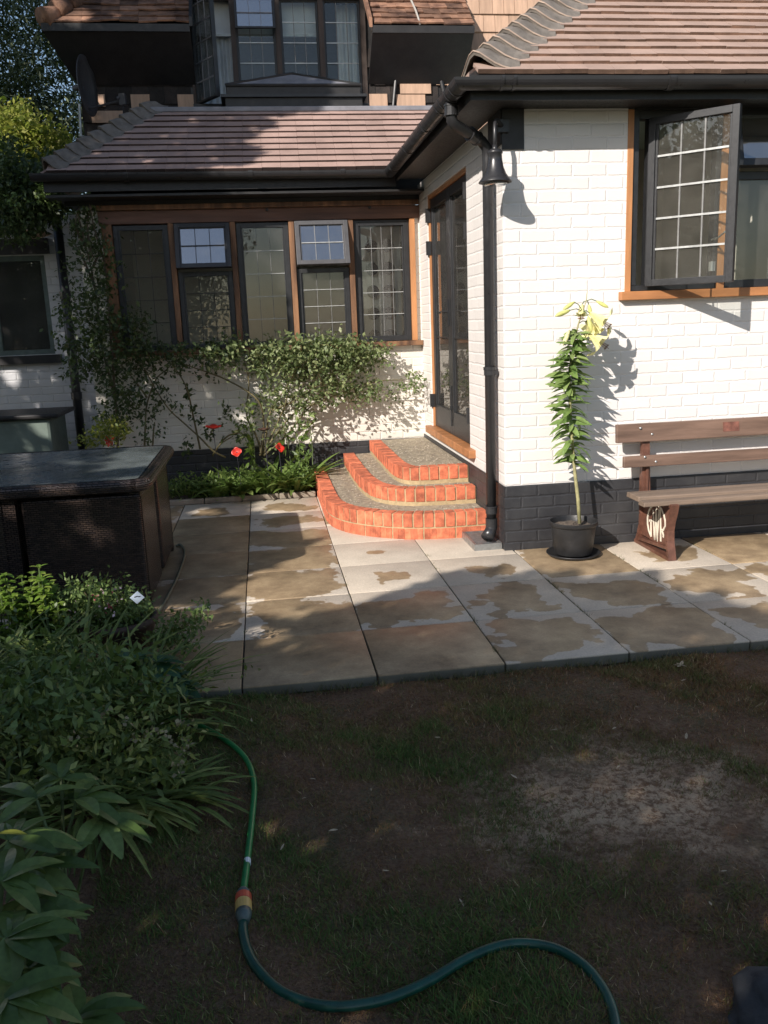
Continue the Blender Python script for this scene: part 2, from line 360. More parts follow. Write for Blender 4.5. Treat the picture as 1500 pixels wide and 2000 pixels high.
def slab_mat():
    m, t, p = nodes('wet_patio_slab')
    g = t.nodes.new('ShaderNodeNewGeometry'); P_ = g.outputs['Position']
    at_ = t.nodes.new('ShaderNodeAttribute'); at_.attribute_name = 'wet'
    uv = t.nodes.new('ShaderNodeUVMap'); uv.uv_map = 'slab'
    sp = t.nodes.new('ShaderNodeSeparateXYZ'); t.links.new(uv.outputs[0], sp.inputs[0])
    dx = math_(t, 'ABSOLUTE', math_(t, 'SUBTRACT', sp.outputs[0], .5)); dy = math_(t, 'ABSOLUTE', math_(t, 'SUBTRACT', sp.outputs[1], .46))
    # rounded-square distance from the slab centre
    d = math_(t, 'POWER', math_(t, 'ADD', math_(t, 'POWER', math_(t, 'MULTIPLY', dx, 2), 3), math_(t, 'POWER', math_(t, 'MULTIPLY', dy, 2), 3)), .3333)
    n1 = noise(t, P_, 3.1, 3, .55); n2 = noise(t, P_, 11, 4, .6)
    d = math_(t, 'ADD', d, math_(t, 'ADD', math_(t, 'MULTIPLY', math_(t, 'SUBTRACT', n1, .5), 2.5), math_(t, 'MULTIPLY', math_(t, 'SUBTRACT', n2, .5), .55)))
    k = math_(t, 'SUBTRACT', math_(t, 'MULTIPLY', at_.outputs['Fac'], 1.35), d)
    wet = ramp(t, math_(t, 'ADD', math_(t, 'MULTIPLY', k, 6), .5), [(.42, (0,)*3), (.50, (.75,)*3), (.72, (1,)*3)])
    grain = noise(t, P_, 90, 4, .7); blot = noise(t, P_, 3.5, 5, .65)
    dry = ramp(t, blot, [(.3, (.46, .395, .315)), (.7, (.60, .52, .42))])
    wetc = ramp(t, math_(t, 'ADD', math_(t, 'MULTIPLY', blot, .6), math_(t, 'MULTIPLY', noise(t, P_, 9, 5, .7), .4)), [(.32, (.15, .105, .062)), (.5, (.31, .225, .135)), (.66, (.46, .345, .21))])
    gr = ramp(t, grain, [(.3, (.82,)*3), (.7, (1.12,)*3)])
    c = mix(t, wet, dry, wetc)
    mm = t.nodes.new('ShaderNodeMix'); mm.data_type = 'RGBA'; mm.blend_type = 'MULTIPLY'; mm.inputs[0].default_value = 1
    t.links.new(c, mm.inputs[6]); t.links.new(gr, mm.inputs[7])
    sz = t.nodes.new('ShaderNodeSeparateXYZ'); t.links.new(P_, sz.inputs[0])
    side = ramp(t, math_(t, 'MULTIPLY', sz.outputs[2], -40, True), [(.15, (0,)*3), (.4, (1,)*3)])
    t.links.new(mix(t, side, mm.outputs[2], mix(t, blot, (.06, .06, .052), (.15, .15, .125))), p.inputs['Base Color'])
    t.links.new(ramp(t, wet, [(0, (.85,)*3), (1, (.46,)*3)]), p.inputs['Roughness'])
    bump(t, p, math_(t, 'ADD', grain, math_(t, 'MULTIPLY', blot, 1.5)), .35, .003); return m
cols = [-2.34-.6*3, -2.34-1.2, -2.34-.6, -2.34, -1.743, -1.14, -.545, .055, .66, 1.262, 1.864, 2.47, 3.07]
rows = [-1.92, -1.32, -.69, -.10, .50, 1.10, 1.70, 2.31]
WET = {(3, 0): 1.4, (4, 0): 1.15, (5, 0): 1.45, (6, 0): .64, (7, 0): .70, (8, 0): .42, (9, 0): .6,
       (3, 1): .8, (4, 1): .80, (5, 1): .62, (6, 1): .5, (7, 1): .62, (8, 1): .62, (9, 1): .6,
       (3, 2): .85, (4, 2): .75, (5, 2): .16, (6, 2): .22, (7, 2): 1.0, (8, 2): .45, (9, 2): 1.1,
       (3, 3): 1.5, (4, 3): .85, (5, 3): .0, (6, 3): 0, (3, 4): 1.2, (4, 4): .75, (5, 4): 0, (6, 4): 0, (3, 5): 1.1, (4, 5): .5, (3, 6): .3, (4, 6): .45, (5, 6): .3}
V = []; F = []; wet = []; uvs = []
for i in range(len(cols)-1):
    for j in range(len(rows)-1):
        if cols[i] > .02 and rows[j] >= -.11: continue
        x0, x1 = cols[i]+.003, cols[i+1]-.003; y0, y1 = rows[j]+.003, rows[j+1]-.003
        if j == 0: x0 += 0
        if cols[i] > .02 and j == 2: y1 = -.012
        if i == 6 and j > 2: x1 = .05
        b = len(V); dz = rnd.uniform(-.0015, .0015)
        jit = lambda: rnd.uniform(-.002, .002)
        for z in (-.052, dz):
            V += [(x0+jit(), y0+jit(), z), (x1+jit(), y0+jit(), z), (x1+jit(), y1+jit(), z), (x0+jit(), y1+jit(), z)]
        F += [(b+0, b+3, b+2, b+1), (b+4, b+5, b+6, b+7), (b, b+1, b+5, b+4), (b+1, b+2, b+6, b+5), (b+2, b+3, b+7, b+6), (b+3, b, b+4, b+7)]
        wv = WET.get((i, j), .7); wet += [wv]*8; uvs += [(0, 0), (1, 0), (1, 1), (0, 1)]*2
pat = npmesh('patio', V, F, slab_mat())
a = pat.data.attributes.new('wet', 'FLOAT', 'POINT'); a.data.foreach_set('value', wet)
ul = pat.data.uv_layers.new(name='slab')
for l in pat.data.loops: ul.data[l.index].uv = uvs[l.vertex_index]
bv = pat.modifiers.new('bevel', 'BEVEL'); bv.width = .004; bv.segments = 2
tag(pat, kind='structure')
tag(MB().box(-4.5, 3.2, -1.90, 2.32, LZ-.09, -.012).build('patio_bedding', M('dark_joint_sand', (.06, .045, .032), .95, .4, 30, .8, .004)), kind='structure')
# soil of the flower beds
def soil_patch(x0, x1, y0, y1, z, name='bed_soil', amp=.03, m='soil'):
    nx = max(4, int((x1-x0)/.05)); ny = max(4, int((y1-y0)/.05))
    V = [(x0+(x1-x0)*i/nx, y0+(y1-y0)*j/ny, z+rnd.uniform(-amp, amp)) for j in range(ny+1) for i in range(nx+1)]
    F = [(j*(nx+1)+i, j*(nx+1)+i+1, (j+1)*(nx+1)+i+1, (j+1)*(nx+1)+i) for j in range(ny) for i in range(nx)]
    return tag(npmesh(name, V, F, m, None, True), kind='structure')
soil_patch(-3.6, -1.12, 2.40, 2.895, .03)

# ================================================================== HOUSE
house = thing('house', (0, 0, 0), 'white painted brick house with brown tiled roofs, black plinth and leaded windows', 'house')
YB = 2.90; YU = 3.90
# -- right wing: front wall (y=0) with the window opening, side wall (x=0) with the doors
fw = MB(); grid_wall(fw, 0, 4.6, .445, 2.80, [(.812, 3.05, 1.66, 2.801)], lambda a, b, c, d: fw.box(a, b, 0, .22, c, d)); fw.build('wall', 'wx', house)
sw = MB(); grid_wall(sw, .22, YB+.02, .455, 2.80, [(.975, 2.49, .50, 2.64)], lambda a, b, c, d: sw.box(0.0, .22, a, b, c, d)); sw.build('wall', 'wy', house)
qw = MB().box(-.0005, .06, .0005, .221, .446, 2.799); qw.build('wall', 'wy', house)
MB().box(-.006, 4.6, -.008, .225, -.05, .445).build('plinth', 'px', house)
MB().box(-.008, .22, .2255, YB+.02, -.05, .455).build('plinth', 'py', house)
# -- back wall
bw = MB(); grid_wall(bw, -3.12, 0, .42, 2.62, [(-2.88, -.045, 1.37, 2.621)], lambda a, b, c, d: bw.box(a, b, YB, YB+.22, c, d)); bw.build('wall', 'wb', house)
MB().box(-3.125, -.009, YB-.006, YB+.22, -.1, .42).build('plinth', MAT['px'], house)
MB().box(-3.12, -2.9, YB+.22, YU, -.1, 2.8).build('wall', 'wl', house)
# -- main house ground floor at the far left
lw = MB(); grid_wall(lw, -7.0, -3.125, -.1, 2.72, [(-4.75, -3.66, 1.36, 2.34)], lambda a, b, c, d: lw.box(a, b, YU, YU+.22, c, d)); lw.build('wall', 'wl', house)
MB().box(-4.80, -3.60, YU-.07, YU-.002, 1.27, 1.355).build('sill', 'black', house)
MB().box(-4.9, -3.6, YU-.04, YU-.001, 2.35, 2.50).build('lintel', 'black', house)
f = MB().box(-4.75, -4.70, YU+.03, YU+.09, 1.36, 2.34).box(-3.71, -3.66, YU+.03, YU+.09, 1.36, 2.34).box(-4.7, -3.71, YU+.03, YU+.09, 1.36, 1.41).box(-4.7, -3.71, YU+.03, YU+.09, 2.29, 2.34).box(-4.21, -4.18, YU+.04, YU+.08, 1.41, 2.29)
wf = f.build('window', MAT['grp'], house)
MB().box(-4.7, -3.71, YU+.055, YU+.06, 1.41, 2.29).build('pane', GLASS, wf)
MB().box(-4.9, -3.5, YU+.5, YU+.52, 1.0, 2.7).build('interior', 'black', house)  # flat black sheet standing in for the dark inside the room
# -- rooms behind the windows
rm = MB(); x0, x1, y0, y1, z0, z1 = .24, 4.58, .24, 3.9, .47, 2.74
def room(name, x0, x1, y0, y1, z0, z1, mat, openings=()):
    q = MB(); e = .03
    q.box(x0-e, x1+e, y0, y1, z0-e, z0); q.box(x0-e, x1+e, y0, y1, z1, z1+e)
    grid_wall(q, x0, x1, z0, z1, list(openings), lambda a, b, c, d: q.box(a, b, y1, y1+e, c, d))
    q.box(x0-e, x0, y0, y1, z0, z1) if name != 'wing' else None
    q.box(x1, x1+e, y0, y1, z0, z1)
    return q.build('interior', mat, house)
ri = MB(); ri.box(.24, 1.95, 1.88, 1.91, .50, 2.90).box(1.95, 1.98, .24, 1.88, .50, 2.90).box(.205, .24, .24, .90, .50, 2.90).box(.205, .24, .9, 1.0, 2.66, 2.9)
ri.box(.24, 4.58, .225, .24, .5, 1.66).build('interior', 'interior', house)
MB().box(.205, 4.58, .24, 3.95, 2.901, 2.92).build('interior', 'interl', house)
MB().box(.205, 4.58, .24, 3.95, .47, .499).build('interior', M('pale_floor', (.50, .42, .33), .6, .2, 3, 0), house)
MB().box(1.98, 4.58, 3.2, 3.23, .5, 2.9).box(4.55, 4.58, .24, 3.2, .5, 2.9).build('interior', 'interior', house)
MB().box(.24, 1.94, 2.6, 2.63, .5, 2.9).build('interior', 'interior', house)
room('lean', -2.9, -.02, YB+.225, 4.7, .6, 2.63, 'interiorb')

# ---- generic leaded window light
def light(parent, x0, x1, z0, z1, y, fw_, nx, nz, mat='blackm', glass=GLASS, came='came', dep=.045, name='window', tilt=0, hinge='top', cw=.008):
    """metal-framed leaded light in an x-z plane, optionally swung by tilt about one edge"""
    cx_, cz = (x0+x1)/2, (z0+z1)/2
    piv = {'top': Vector((cx_, y, z1)), 'left': Vector((x0, y, cz)), 'right': Vector((x1, y, cz))}[hinge]
    rot = Matrix.Rotation(tilt, 3, 'X' if hinge == 'top' else 'Z')
    def tr(mb):
        mb.v = [tuple(piv+rot@(Vector(v)-piv)) for v in mb.v]; return mb
    f = MB(); h = dep/2
    f.box(x0, x0+fw_, y-h, y+h, z0, z1).box(x1-fw_, x1, y-h, y+h, z0, z1).box(x0+fw_, x1-fw_, y-h, y+h, z0, z0+fw_).box(x0+fw_, x1-fw_, y-h, y+h, z1-fw_, z1)
    e = fw_*.35
    f.box(x0+fw_, x0+fw_+e, y-h*.5, y+h*.5, z0+fw_, z1-fw_).box(x1-fw_-e, x1-fw_, y-h*.5, y+h*.5, z0+fw_, z1-fw_)
    o = tr(f).build(name, mat, parent, bevel=.002)
    a, b, c, d = x0+fw_+e, x1-fw_-e, z0+fw_, z1-fw_
    sub = lambda mb, n_, m_: tr(mb).build(n_, m_, o)
    sub(MB().box(a, b, y-.003, y+.003, c, d), 'pane', glass)
    k = MB(); kv = MB()
    for i in range(1, nx): xx = a+(b-a)*i/nx; kv.box(xx-cw*.4, xx+cw*.4, y-.010, y-.004, c, d)
    for j in range(1, nz): zz = c+(d-c)*j/nz; k.box(a, b, y-.0125, y-.0045, zz-cw/2, zz+cw/2)
    if k.v or kv.v: join_mb('glazing_bars', [(tr(kv), 'leadd' if came == 'came' else came), (tr(k), came)], o)  # verticals dull, horizontals bright: sun on the crossbars painted by colour
    return o
# -- front window of the wing: orange timber surround and sill, open casement, top vent
t = MB().box(.812, .852, -.004, .10, 1.688, 2.795); t.build('window_frame', 'orange', house, bevel=.002)
MB().box(1.455, 1.505, .002, .10, 1.688, 2.795).build('mullion', 'orange', house, bevel=.002)
MB().box(2.16, 2.21, .002, .10, 1.688, 2.795).build('mullion', 'orange', house, bevel=.002)
MB().box(.772, 3.1, -.05, .2, 1.632, 1.687).build('sill', 'sillw', house, bevel=.004)
MB().box(.853, 1.454, .012, .012+.07, 1.690, 1.725).box(.853, .895, .012, .082, 1.726, 2.79).box(1.42, 1.454, .012, .082, 1.726, 2.79).box(.896, 1.419, .012, .082, 2.74, 2.79).box(.955, .985, .016, .07, 1.726, 2.739).build('window_frame', 'blackm', house, bevel=.002)
cas = light(house, .955, 1.50, 1.715, 2.735, -.01, .042, 3, 5, came='came', hinge='left', tilt=R(-44), cw=.012, dep=.05)
tag(cas, 'black casement standing open with cross leading coloured sunlit white')
hb = MB()
hb.tube([(1.42, .03, 2.0), (1.39, -.10, 2.0), (1.33, -.30, 2.02)], .006, 6); hb.box(1.395, 1.425, -.02, .01, 1.80, 1.86); hb.build('window_stay', 'came', cas)
light(house, 1.506, 2.159, 1.69, 2.42, .045, .05, 1, 1, came='came')
light(house, 1.506, 2.159, 2.425, 2.79, .02, .045, 1, 1, glass=GLASSV, tilt=R(-14))
light(house, 2.211, 3.0, 1.69, 2.79, .045, .05, 3, 5)
# -- French doors in the side wall
t = MB(); t.box(.01, .10, .976, 1.006, .58, 2.638).box(.01, .10, 2.460, 2.489, .58, 2.638).box(.01, .10, 1.007, 2.459, 2.605, 2.638); t.build('door_frame', 'orange', house, bevel=.002)
MB().box(-.055, .12, .80, 2.56, .515, .578).build('threshold', 'sillw', house, bevel=.006)
def door_leaf(y0, y1, hs):
    f = MB(); x0, x1 = .025, .075; z0, z1 = .585, 2.600; s_ = .075
    f.box(x0, x1, y0, y0+s_, z0, z1).box(x0, x1, y1-s_, y1, z0, z1).box(x0, x1, y0+s_, y1-s_, z0, z0+.20).box(x0, x1, y0+s_, y1-s_, z1-.075, z1)
    f.box(x0+.012, x1-.012, y0+s_, y0+s_+.02, z0+.2, z1-.075).box(x0+.012, x1-.012, y1-s_-.02, y1-s_, z0+.2, z1-.075)
    o = f.build('door', 'blackm', house, bevel=.003)
    MB().box(.046, .052, y0+s_+.02, y1-s_-.02, z0+.2, z1-.075).build('pane', GLASS, o)
    for zz in (1.40,): MB().box(.036, .045, y0+s_+.02, y1-s_-.02, zz-.006, zz+.006).build('glazing_bar', 'blackm', o)
    for zz in (.82, 2.19, 2.47): MB().box(-.02, .022, hs-.012, hs+.012, zz-.06, zz+.06).build('hinge', 'blackm', o)
    return o
d1 = door_leaf(1.010, 1.730, 1.00); d2 = door_leaf(1.735, 2.456, 2.465)
h = MB(); h.tube([(.02, 1.775, 1.62), (-.03, 1.775, 1.62)], .009, 8); h.tube([(-.03, 1.775, 1.62), (-.035, 1.90, 1.615), (-.02, 1.915, 1.61)], .007, 8); h.box(.012, .024, 1.76, 1.79, 1.50, 1.72)
h.build('handle', 'blackm', d2)
h = MB().tube([(.018, 1.715, 1.0), (.018, 1.715, .66)], .006, 6); h.box(.005, .025, 1.70, 1.73, .80, .83); h.build('bolt', 'blackm', d1)
# -- window band in the back wall
posts = [-2.865, -2.30, -1.745, -1.208, -.658, -.075]
for i, x in enumerate(posts):
    wv = .05 if i else .09
    o = MB().box(x-wv/2, x+wv/2, YB-.045, YB+.08, 1.372, 2.50).build('mullion', 'orange' if i == 5 else 'brown', house, bevel=.003)
MB().box(-2.93, -.0, YB-.035, YB+.10, 2.502, 2.615).build('beam', 'beam', house, bevel=.003)
MB().box(-2.93, -.012, YB-.075, YB-.036, 2.617, 2.66).build('beam', 'brown', house, bevel=.003)
for x in (-1.42, -.47): MB().tube([(x, YB-.06, 2.60), (x, YB-.04, 2.60)], .014, 8).build('bolt', 'black', house)
MB().box(-2.95, .0-.002, YB-.085, YB+.1, 1.325, 1.370).build('sill', 'brown', house, bevel=.004)
for i in range(5):
    a, b = posts[i]+.03+(.02 if i == 0 else 0), posts[i+1]-.028
    if i in (1, 3):
        light(house, a, b, 1.375, 2.07, YB+.01, .040, 3, 4, came='blackm' if i == 1 else 'came', cw=.006)
        v = light(house, a, b, 2.075, 2.49, YB-.03, .040, 3, 2, glass=GLASSV, tilt=R(-17), came='blackm' if i == 1 else 'came', cw=.007, mat='ventf' if i == 3 else 'blackm')
        tag(v, 'top-hung vent light propped open')
    else:
        light(house, a, b, 1.375, 2.49, YB+.01, .042 if i < 4 else .05, 3 if i < 4 else 4, 5, came='blackm' if i == 0 else 'came', cw=.006)

# ---- roofs
def tiles(mb, ox, oy, oz, rise, run, nrows, xa, xb, wt=.165, j=.004, thick=.022, over=1.28, jd=0, ed=None):
    """courses of plain tiles on a slope facing -y; xa(k)/xb(k): ends of course k"""
    L = math.hypot(rise, run); u = Vector((0, run/L, rise/L)); nn = Vector((0, -rise/L, run/L)); g = L/nrows
    for k in range(nrows):
        x = xa(k)-(.5*wt if k % 2 else 0); xe = xb(k)
        base = Vector((0, oy, oz))+u*(k*g)
        sag0 = rnd.uniform(0, 6)
        while x < xe:
            a, b = max(x, xa(k)), min(x+wt-.0015, xe)
            if b-a > .02:
                lift = .027+rnd.uniform(-j, j); t2 = rnd.uniform(-j, j)*.6; dn = rnd.uniform(-j, j)*1.2+jd*math.sin(x*1.7+sag0)
                p0 = base+nn*lift+u*dn; p1 = base+u*(g*over)+nn*.006
                A = [Vector((a, 0, 0))+p0+nn*t2, Vector((b, 0, 0))+p0-nn*t2, Vector((b, 0, 0))+p1, Vector((a, 0, 0))+p1]
                mb.hexa([q-nn*thick for q in A]+A)
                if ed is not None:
                    f0 = -u*.0012; B = [A[0]-nn*(thick+.004)+f0, A[1]-nn*(thick+.004)+f0, A[1]-nn*.0015+f0, A[0]-nn*.0015+f0]  # lower edge strip: weathering and course shadow both in its dark colour
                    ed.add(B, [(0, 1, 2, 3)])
            x += wt
    return mb
PR, PN = .67, .85       # rise, run of both lower roofs
ox, oy, oz = -.27, -.27, 2.930
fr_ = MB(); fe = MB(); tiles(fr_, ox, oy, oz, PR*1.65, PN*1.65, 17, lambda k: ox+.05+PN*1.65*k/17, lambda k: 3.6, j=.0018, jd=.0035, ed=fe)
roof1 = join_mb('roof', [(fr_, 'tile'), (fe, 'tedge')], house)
# underlay of the wing roof: hipped block
P_ = PR*1.65; Q_ = PN*1.65
MB().prism([(ox, oy, oz-.02), (3.6, oy, oz-.02), (3.6, oy+Q_, oz+P_-.02), (ox+Q_, oy+Q_, oz+P_-.02)], (0, 0, .012)).build('roof_underlay', 'black', roof1)
sr = MB().prism([(ox, oy, oz-.02), (ox+Q_, oy+Q_, oz+P_-.02), (ox+Q_, 2.5, oz+P_-.02), (ox, 2.5, oz-.02)], (0, 0, .03)); sr.build('roof', 'tile', house)
def bonnets(o0, n, step, wdt, parent, lipm='lip', size=1.0):
    b = MB(); lp = MB()
    D = Vector((1, 1, 0)).normalized(); c = Vector((1, -1, 0)).normalized(); k_ = PR/PN
    for i in range(n):
        H = Vector(o0)+Vector((step*i, step*i, step*i*k_))
        up_ = Vector((1, 1, k_)).normalized()
        m = 13; ring = []
        for e, (adv, lift) in enumerate(((0, .060), (.10, .048), (.215, .015))):
            row = []
            for q in range(m):
                sg = (q/(m-1))*2-1; w1 = wdt*(1-.15*e)
                ax_ = w1*(math.sqrt(sg*sg+.05)+sg)/2; ay_ = w1*(math.sqrt(sg*sg+.05)-sg)/2
                zz_ = lift*math.exp(-(sg/.5)**2)+.030-.006*e-(.020*abs(sg) if e == 0 else 0)
                row.append(H+up_*(adv*size)+Vector((ax_*1.0, ay_*1.0, zz_+.03*math.exp(-(sg/.4)**2))))
            ring.append(row)
        n0 = len(b.v); b.v += [tuple(v) for r_ in ring for v in r_]
        b.f += [(n0+e*m+q, n0+e*m+q+1, n0+(e+1)*m+q+1, n0+(e+1)*m+q) for e in range(2) for q in range(m-1)]
        # visible thick lower edge
        e0 = ring[0]; dn = [v-Vector((0, 0, .026))+up_*.012 for v in e0]
        n0 = len(b.v); b.v += [tuple(v) for v in e0+dn]; b.f += [(n0+q, n0+m+q, n0+m+q+1, n0+q+1) for q in range(m-1)]
        for q in range(m-1):
            a_, b_ = e0[q], e0[q+1]
            lp.obox((a_+b_)/2+Vector((0, 0, .002)), (b_-a_)*.5, up_*.004, Vector((0, 0, .0025)))
    return join_mb('hip_tiles', [(b, 'bonnet'), (lp, lipm)], parent)
bonnets((ox, oy, oz+.01), 17, PN*1.65/17, .30, house)
# lean-to roof of the back range
bx, by, bz = -3.31, 2.55, 2.890
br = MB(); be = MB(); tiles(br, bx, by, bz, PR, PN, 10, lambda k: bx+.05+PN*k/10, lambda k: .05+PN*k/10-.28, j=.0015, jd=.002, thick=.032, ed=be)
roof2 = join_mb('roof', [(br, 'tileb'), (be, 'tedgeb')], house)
MB().prism([(bx, by, bz-.02), (-.2, by, bz-.02), (.6, by+PN, bz+PR-.02), (bx+PN, by+PN, bz+PR-.02)], (0, 0, .012)).build('roof_underlay', 'black', roof2)
MB().prism([(bx, by, bz-.02), (bx+PN, by+PN, bz+PR-.02), (bx+PN, YU, bz+PR-.02), (bx, YU, bz-.02)], (0, 0, .03)).build('roof', 'tileb', house)
bonnets((bx, by, bz+.01), 10, PN/10, .20, house, lipm='bonnet')
MB().box(bx+PN-.02, .52, by+PN-.05, by+PN+.1, bz+PR-.01, bz+PR+.035).build('roof_flashing', 'lead', house, bevel=.008)
MB().box(bx+PN, .6, by+PN+.1, YU-.002, bz+PR-.06, bz+PR-.02).build('flat_roof', 'lead', house)

MB().box(-.2, 4.6, -.2, .24, 2.824, 2.85).build('leak_board', 'black', house)  # unseen board added to close a light leak above the wall head
MB().box(-3.25, -.003, YB-.05, YU-.01, 2.725, 2.76).build('leak_board', 'black', house)  # matching unseen board added against leaking light over the back range
# ---- eaves: fascia, soffit, gutters
MB().box(-.262, 4.6, -.262, -.238, 2.79, 2.92).box(-.262, -.238, -.237, 2.58, 2.79, 2.90).build('fascia', 'black', house)
MB().box(-.238, 4.6, -.238, -.002, 2.802, 2.82).box(-.238, -.002, -.001, 2.58, 2.802, 2.82).build('soffit', 'black', house)
MB().box(-3.30, -.262, 2.56, 2.585, 2.74, 2.882).build('fascia', 'black', house)
MB().box(-3.30, -.003, 2.586, YB+.1, 2.70, 2.72).box(-3.2, -.003, YB-.055, YB-.02, 2.66, 2.699).build('soffit', 'black', house)
MB().box(-.005, .135, -.012, -.001, 2.565, 2.80).build('corner_board', 'black', house)
MB().box(-.012, -.001, .0, .30, 2.60, 2.80).build('corner_board', 'black', house)
MB().box(.853, 3.0, -.006, .011, 2.791, 2.80).build('lintel', 'black', house)
prof = [(.058*math.cos(R(a_)), .058*math.sin(R(a_))-.0) for a_ in range(180, 361, 15)]+[(.053*math.cos(R(a_)), .053*math.sin(R(a_))+.001) for a_ in range(360, 179, -15)]
gp = [(4.6, -.325, 2.895), (-.325, -.325, 2.885), (-.325, 2.495, 2.862), (-3.38, 2.495, 2.875)]
gt = sweep(MB(), gp, prof, closed=True).build('gutter', 'blackg', house, smooth=False)
def bracket(x, y, ax, z=2.888, r=.064, w_=.02):
    p2 = [(r*math.cos(R(a_)), r*math.sin(R(a_))) for a_ in range(176, 365, 12)]
    A = [(x-w_, y, z), (x+w_, y, z)] if ax == 'x' else [(x, y-w_, z), (x, y+w_, z)]
    q = p2+[(b_*.9, c_*.9) for b_, c_ in reversed(p2)]; sweep(MB(), A, q, closed=True).build('gutter_bracket', 'blackg', gt)
for x in (-.10, -.03, .92, 1.8): bracket(x, -.325, 'x', w_=.008 if x < .05 else .02)
for y in (-.20, -.08, .10, .22, .72, 1.45, 2.2): bracket(-.325, y, 'y', 2.884-.008*y, w_=.010)
for x in (-1.55, -.75, -2.6): bracket(x, 2.495, 'x', 2.868)
# ---- downpipe with swan neck, collars and shoe
dp = MB()
XP, YP = -.060, .135
dp.tube([(-.325, -.02, 2.86), (-.325, -.02, 2.78), (-.322, -.02, 2.735), (-.30, -.005, 2.712), (-.16, .09, 2.665), (-.10, .122, 2.64), (XP-.005, YP-.005, 2.60), (XP, YP, 2.54), (XP, YP, .16)], .034, 20)
o = dp.build('downpipe', 'blackg', house, smooth=True)
for c0, c1, r in (((-.325, -.02, 2.82), (-.325, -.02, 2.76), .041), ((-.325, -.02, 2.822), (-.325, -.02, 2.812), .045), ((-.325, -.02, 2.768), (-.325, -.02, 2.758), .045), ((-.185, .073, 2.674), (-.13, .108, 2.652), .041), ((-.19, .070, 2.676), (-.182, .075, 2.673), .045), ((-.137, .104, 2.655), (-.128, .109, 2.651), .045),
                  ((XP, YP, 1.235), (XP, YP, 1.215), .043), ((XP, YP, 1.215), (XP, YP, 1.18), .039), ((XP, YP, .285), (XP, YP, .235), .040), ((XP, YP, .287), (XP, YP, .277), .044), ((XP, YP, .20), (XP, YP, .14), .041)):
    MB().tube([c0, c1], r, 20).build('pipe_collar', 'blackg', o)
MB().box(XP-.01, -.009, YP-.03, YP+.03, 1.185, 1.21).build('pipe_clip', 'blackg', o)
MB().tube([(XP, YP, .19), (XP, YP, .135), (XP-.015, YP-.015, .105), (XP-.045, YP-.045, .075)], [.040, .040, .042, .044], 20).build('pipe_shoe', 'blackg', o, smooth=True)

# ---- upper storey: stained shingle wall, windows, tiled eaves, pale new shingles
UX0, UX1 = -3.14, 1.62
def shingles(mb, x0, x1, z0, z1, y, skip, rh=.167, wt=.132):
    k = 0; z = z0
    while z < z1:
        x = x0-(k % 2)*.06
        while x < x1:
            w_ = wt*rnd.uniform(.8, 1.2); a, b = max(x, x0), min(x+w_-.004, x1)
            if b-a > .02 and not skip((a+b)/2, z+rh/2):
                j = rnd.uniform(0, .006)
                mb.hexa([(a, y-.022-j, z-.012), (b, y-.022-j, z-.012), (b, y-.001, z-.012), (a, y-.001, z-.012), (a, y-.008, z+rh), (b, y-.008, z+rh), (b, y-.001, z+rh), (a, y-.001, z+rh)])
            x += w_
        z += rh; k += 1
uw = MB(); grid_wall(uw, UX0, UX1, 2.9, 6.2, [(-2.04, -.32, 3.72, 4.72)], lambda a, b, c, d: uw.box(a, b, YU, YU+.2, c, d)); uw.build('wall', 'black', house)
inwin = lambda x, z: -2.06 < x < -.30 and 3.66 < z < 4.74
pale_at = []
sh = MB(); shingles(sh, UX0, .42, 3.42, 4.7, YU, lambda x, z: inwin(x, z)); sh.build('shingles', 'shold', house)
sh = MB(); shingles(sh, .40, UX1, 3.42, 5.1, YU-.004, lambda x, z: x < .55 and z < 3.9); sh.build('shingles', 'shnew', house)
for px0, px1, pz0, pz1 in ((786, 826, 123, 151), (782, 810, 153, 183), (810, 842, 153, 183), (775, 803, 184, 207), (803, 831, 184, 207), (722, 757, 183, 207), (874, 890, 160, 185), (890, 903, 162, 185),
                           (257, 292, 184, 212), (348, 378, 184, 211), (180, 240, 216, 240), (187, 205, 184, 208), (874, 893, 187, 207)):
    a = at(px0, pz1, 'y', YU-.034); b = at(px1, pz0, 'y', YU-.034)
    MB().hexa([(a.x, YU-.040, a.z), (b.x-.004, YU-.040, a.z), (b.x-.004, YU-.024, a.z), (a.x, YU-.024, a.z), (a.x, YU-.030, b.z), (b.x-.004, YU-.030, b.z), (b.x-.004, YU-.02, b.z), (a.x, YU-.02, b.z)]).build('replacement_shingle', 'shnew', house)
# upper windows
for x in (-2.03, -1.625, -1.185, -.755, -.335): MB().box(x-.025, x+.025, YU-.03, YU+.08, 3.72, 4.72).build('mullion', 'darkwood', house)
MB().box(-2.06, -.31, YU-.04, YU+.1, 4.70, 4.80).build('lintel', 'black', house)
MB().box(-2.06, -.31, YU-.09, YU+.1, 3.665, 3.725).build('sill', 'black', house)
for i, (a, b) in enumerate(((-2.0, -1.65), (-1.60, -1.21), (-1.16, -.78), (-.73, -.36))):
    if i == 0:
        c = light(house, a-.01, b+.03, 3.73, 4.80, YU-.03, .018, 3, 6, hinge='left', tilt=R(-58), cw=.010, came='lead', glass=GLASSU); tag(c, 'upper leaded casement swung wide open')
    elif i == 1:
        light(house, a, b, 3.73, 4.70, YU+.02, .018, 3, 5, cw=.009, dep=.03, glass=GLASSU)
        c = light(house, a, b, 4.40, 4.70, YU-.035, .018, 3, 2, cw=.006, tilt=R(-12), glass=GLASSV, dep=.02, came='lead'); tag(c, 'upper vent light propped open')
    else: light(house, a, b, 3.73, 4.70, YU+.02, .018, 3, 5, cw=.009, dep=.03, glass=GLASSU)
